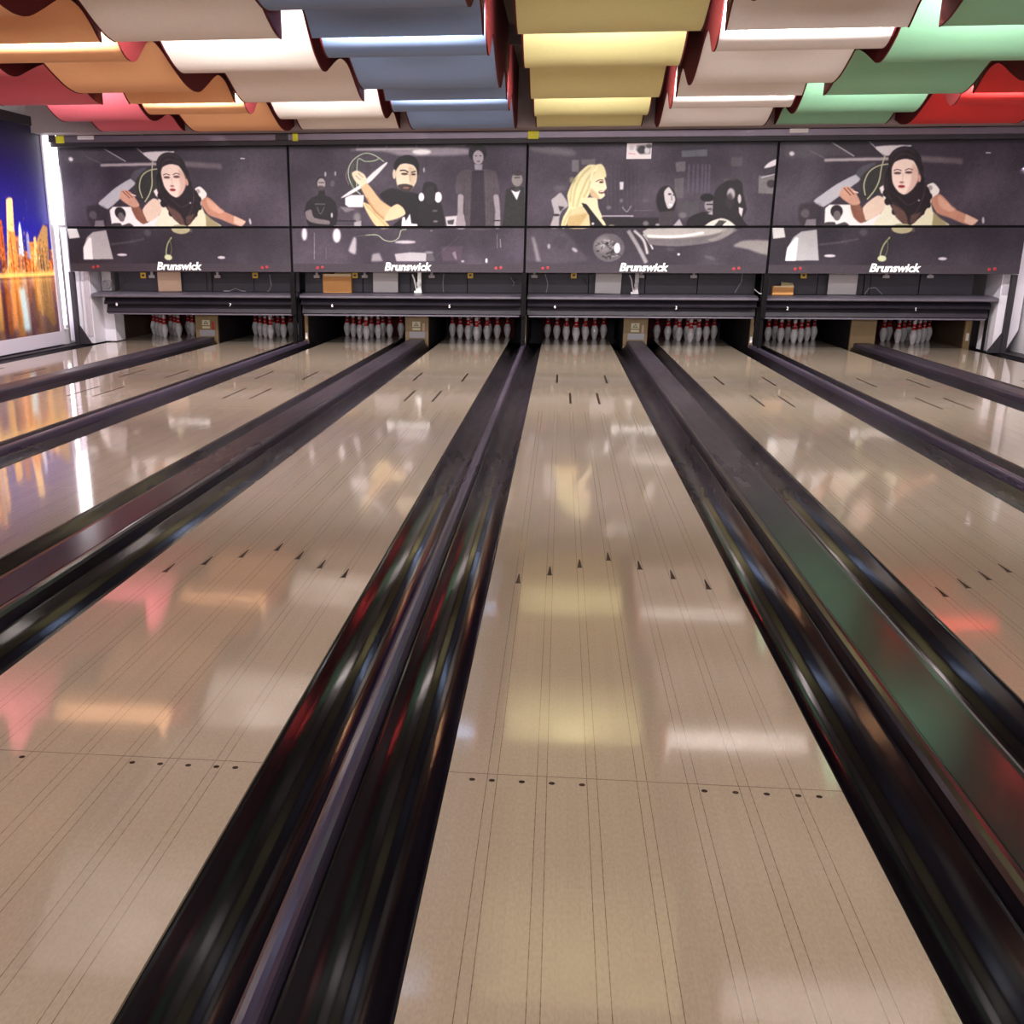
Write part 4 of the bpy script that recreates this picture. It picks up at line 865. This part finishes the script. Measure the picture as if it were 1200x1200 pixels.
# water: the skyline mirrored and smeared downward
wtr = Mu.a[max(0, 2*hz-MH):hz][::-1].copy(); H2 = MH-hz
wtr = wtr[:H2]
if wtr.shape[0] < H2: wtr = np.vstack([wtr, np.repeat(wtr[-1:], H2-wtr.shape[0], 0)])
colm = wtr[:int(H2*.6)].mean(0, keepdims=True)
kk = 4; cs = np.cumsum(np.pad(colm, [(0, 0), (kk, kk+1), (0, 0)], mode='edge'), axis=1); colm = (cs[:, 2*kk+1:]-cs[:, :-2*kk-1])/(2*kk+1)
f = np.linspace(1, .45, H2)[:, None, None]
Mu.a[hz:] = (.25*wtr+.75*colm)*f+np.array([30, 18, 14])*(1-f)
Mu.line([(108, 845), (140, 1060)], 28, (190, 225, 235), .75, 3); Mu.line([(60, 850), (80, 1050)], 22, (235, 140, 60), .6, 3); Mu.line([(20, 850), (30, 1080)], 16, (80, 30, 16), .7, 3); Mu.line([(165, 840), (190, 1050)], 22, (70, 40, 24), .6, 4)
mrect(MY0, MY1, .985, 1.0, (70, 30, 14), .9, 1)
Mu.grain(4, 9)
mu = empty('city_mural', (XM, (MY0+MY1)/2, MZ0), 'large backlit mural of a night skyline mirrored in water on the left wall', 'mural')
yc = (MY0+MY1)/2
o = MB().box(-.03, 0, MY0-yc, MY1-yc, 0, MZ1-MZ0).build('picture_panel', print_mat('mural_print', Mu.image('mural_print'), .4, emit=.8), mu)
uv_face(o, lambda co: ((co.y+yc-MY0)/(MY1-MY0), co.z/(MZ1-MZ0)))
M_frame = mat('frame_white', lin((222, 214, 230)), .4)
MB().box(-.04, .02, MY0-yc-.1, MY1-yc+.12, -.19, -.001, .004).build('bottom_frame', M_frame, mu)
MB().box(-.04, .02, MY1-yc+.001, MY1-yc+.12, 0, MZ1-MZ0+.05, .004).build('end_frame_strip', M_frame, mu)
MB().box(-.04, .02, MY0-yc-.1, MY1-yc, MZ1-MZ0+.001, MZ1-MZ0+.12, .004).build('top_frame', M_black, mu)
tb = empty('tube_light', (WALL_L+.03, 16.93, .25), 'bright white vertical tube light between the mural and the first panel', 'lamp')
MB().box(-.025, .0, -.06, .06, 0, 2.75, .004).build('backplate', M_cab, tb)
MB().box(.005, .095, .17, .20, -.20, 1.42, .004).build('side_board', M_frame, tb)
M_glow = mat('tube_and_wall_glow', (1, 1, 1), .4, emit=(1, .97, 1), es=5)
MB().lathe([(.022, .05), (.022, 1.44)], 10, (.022, 0, 0)).build('lower_tube', M_glow, tb, smooth=True)
MB().box(.044, .09, -.16, .16, 1.46, 2.86, .01).build('wall_glow_panel', M_glow, tb)  # self-lit panel standing in for the brightly lit white wall
MB().box(-.02, .04, -.05, .05, -.02, -.0005, .004).build('end_cap', M_pale, tb)
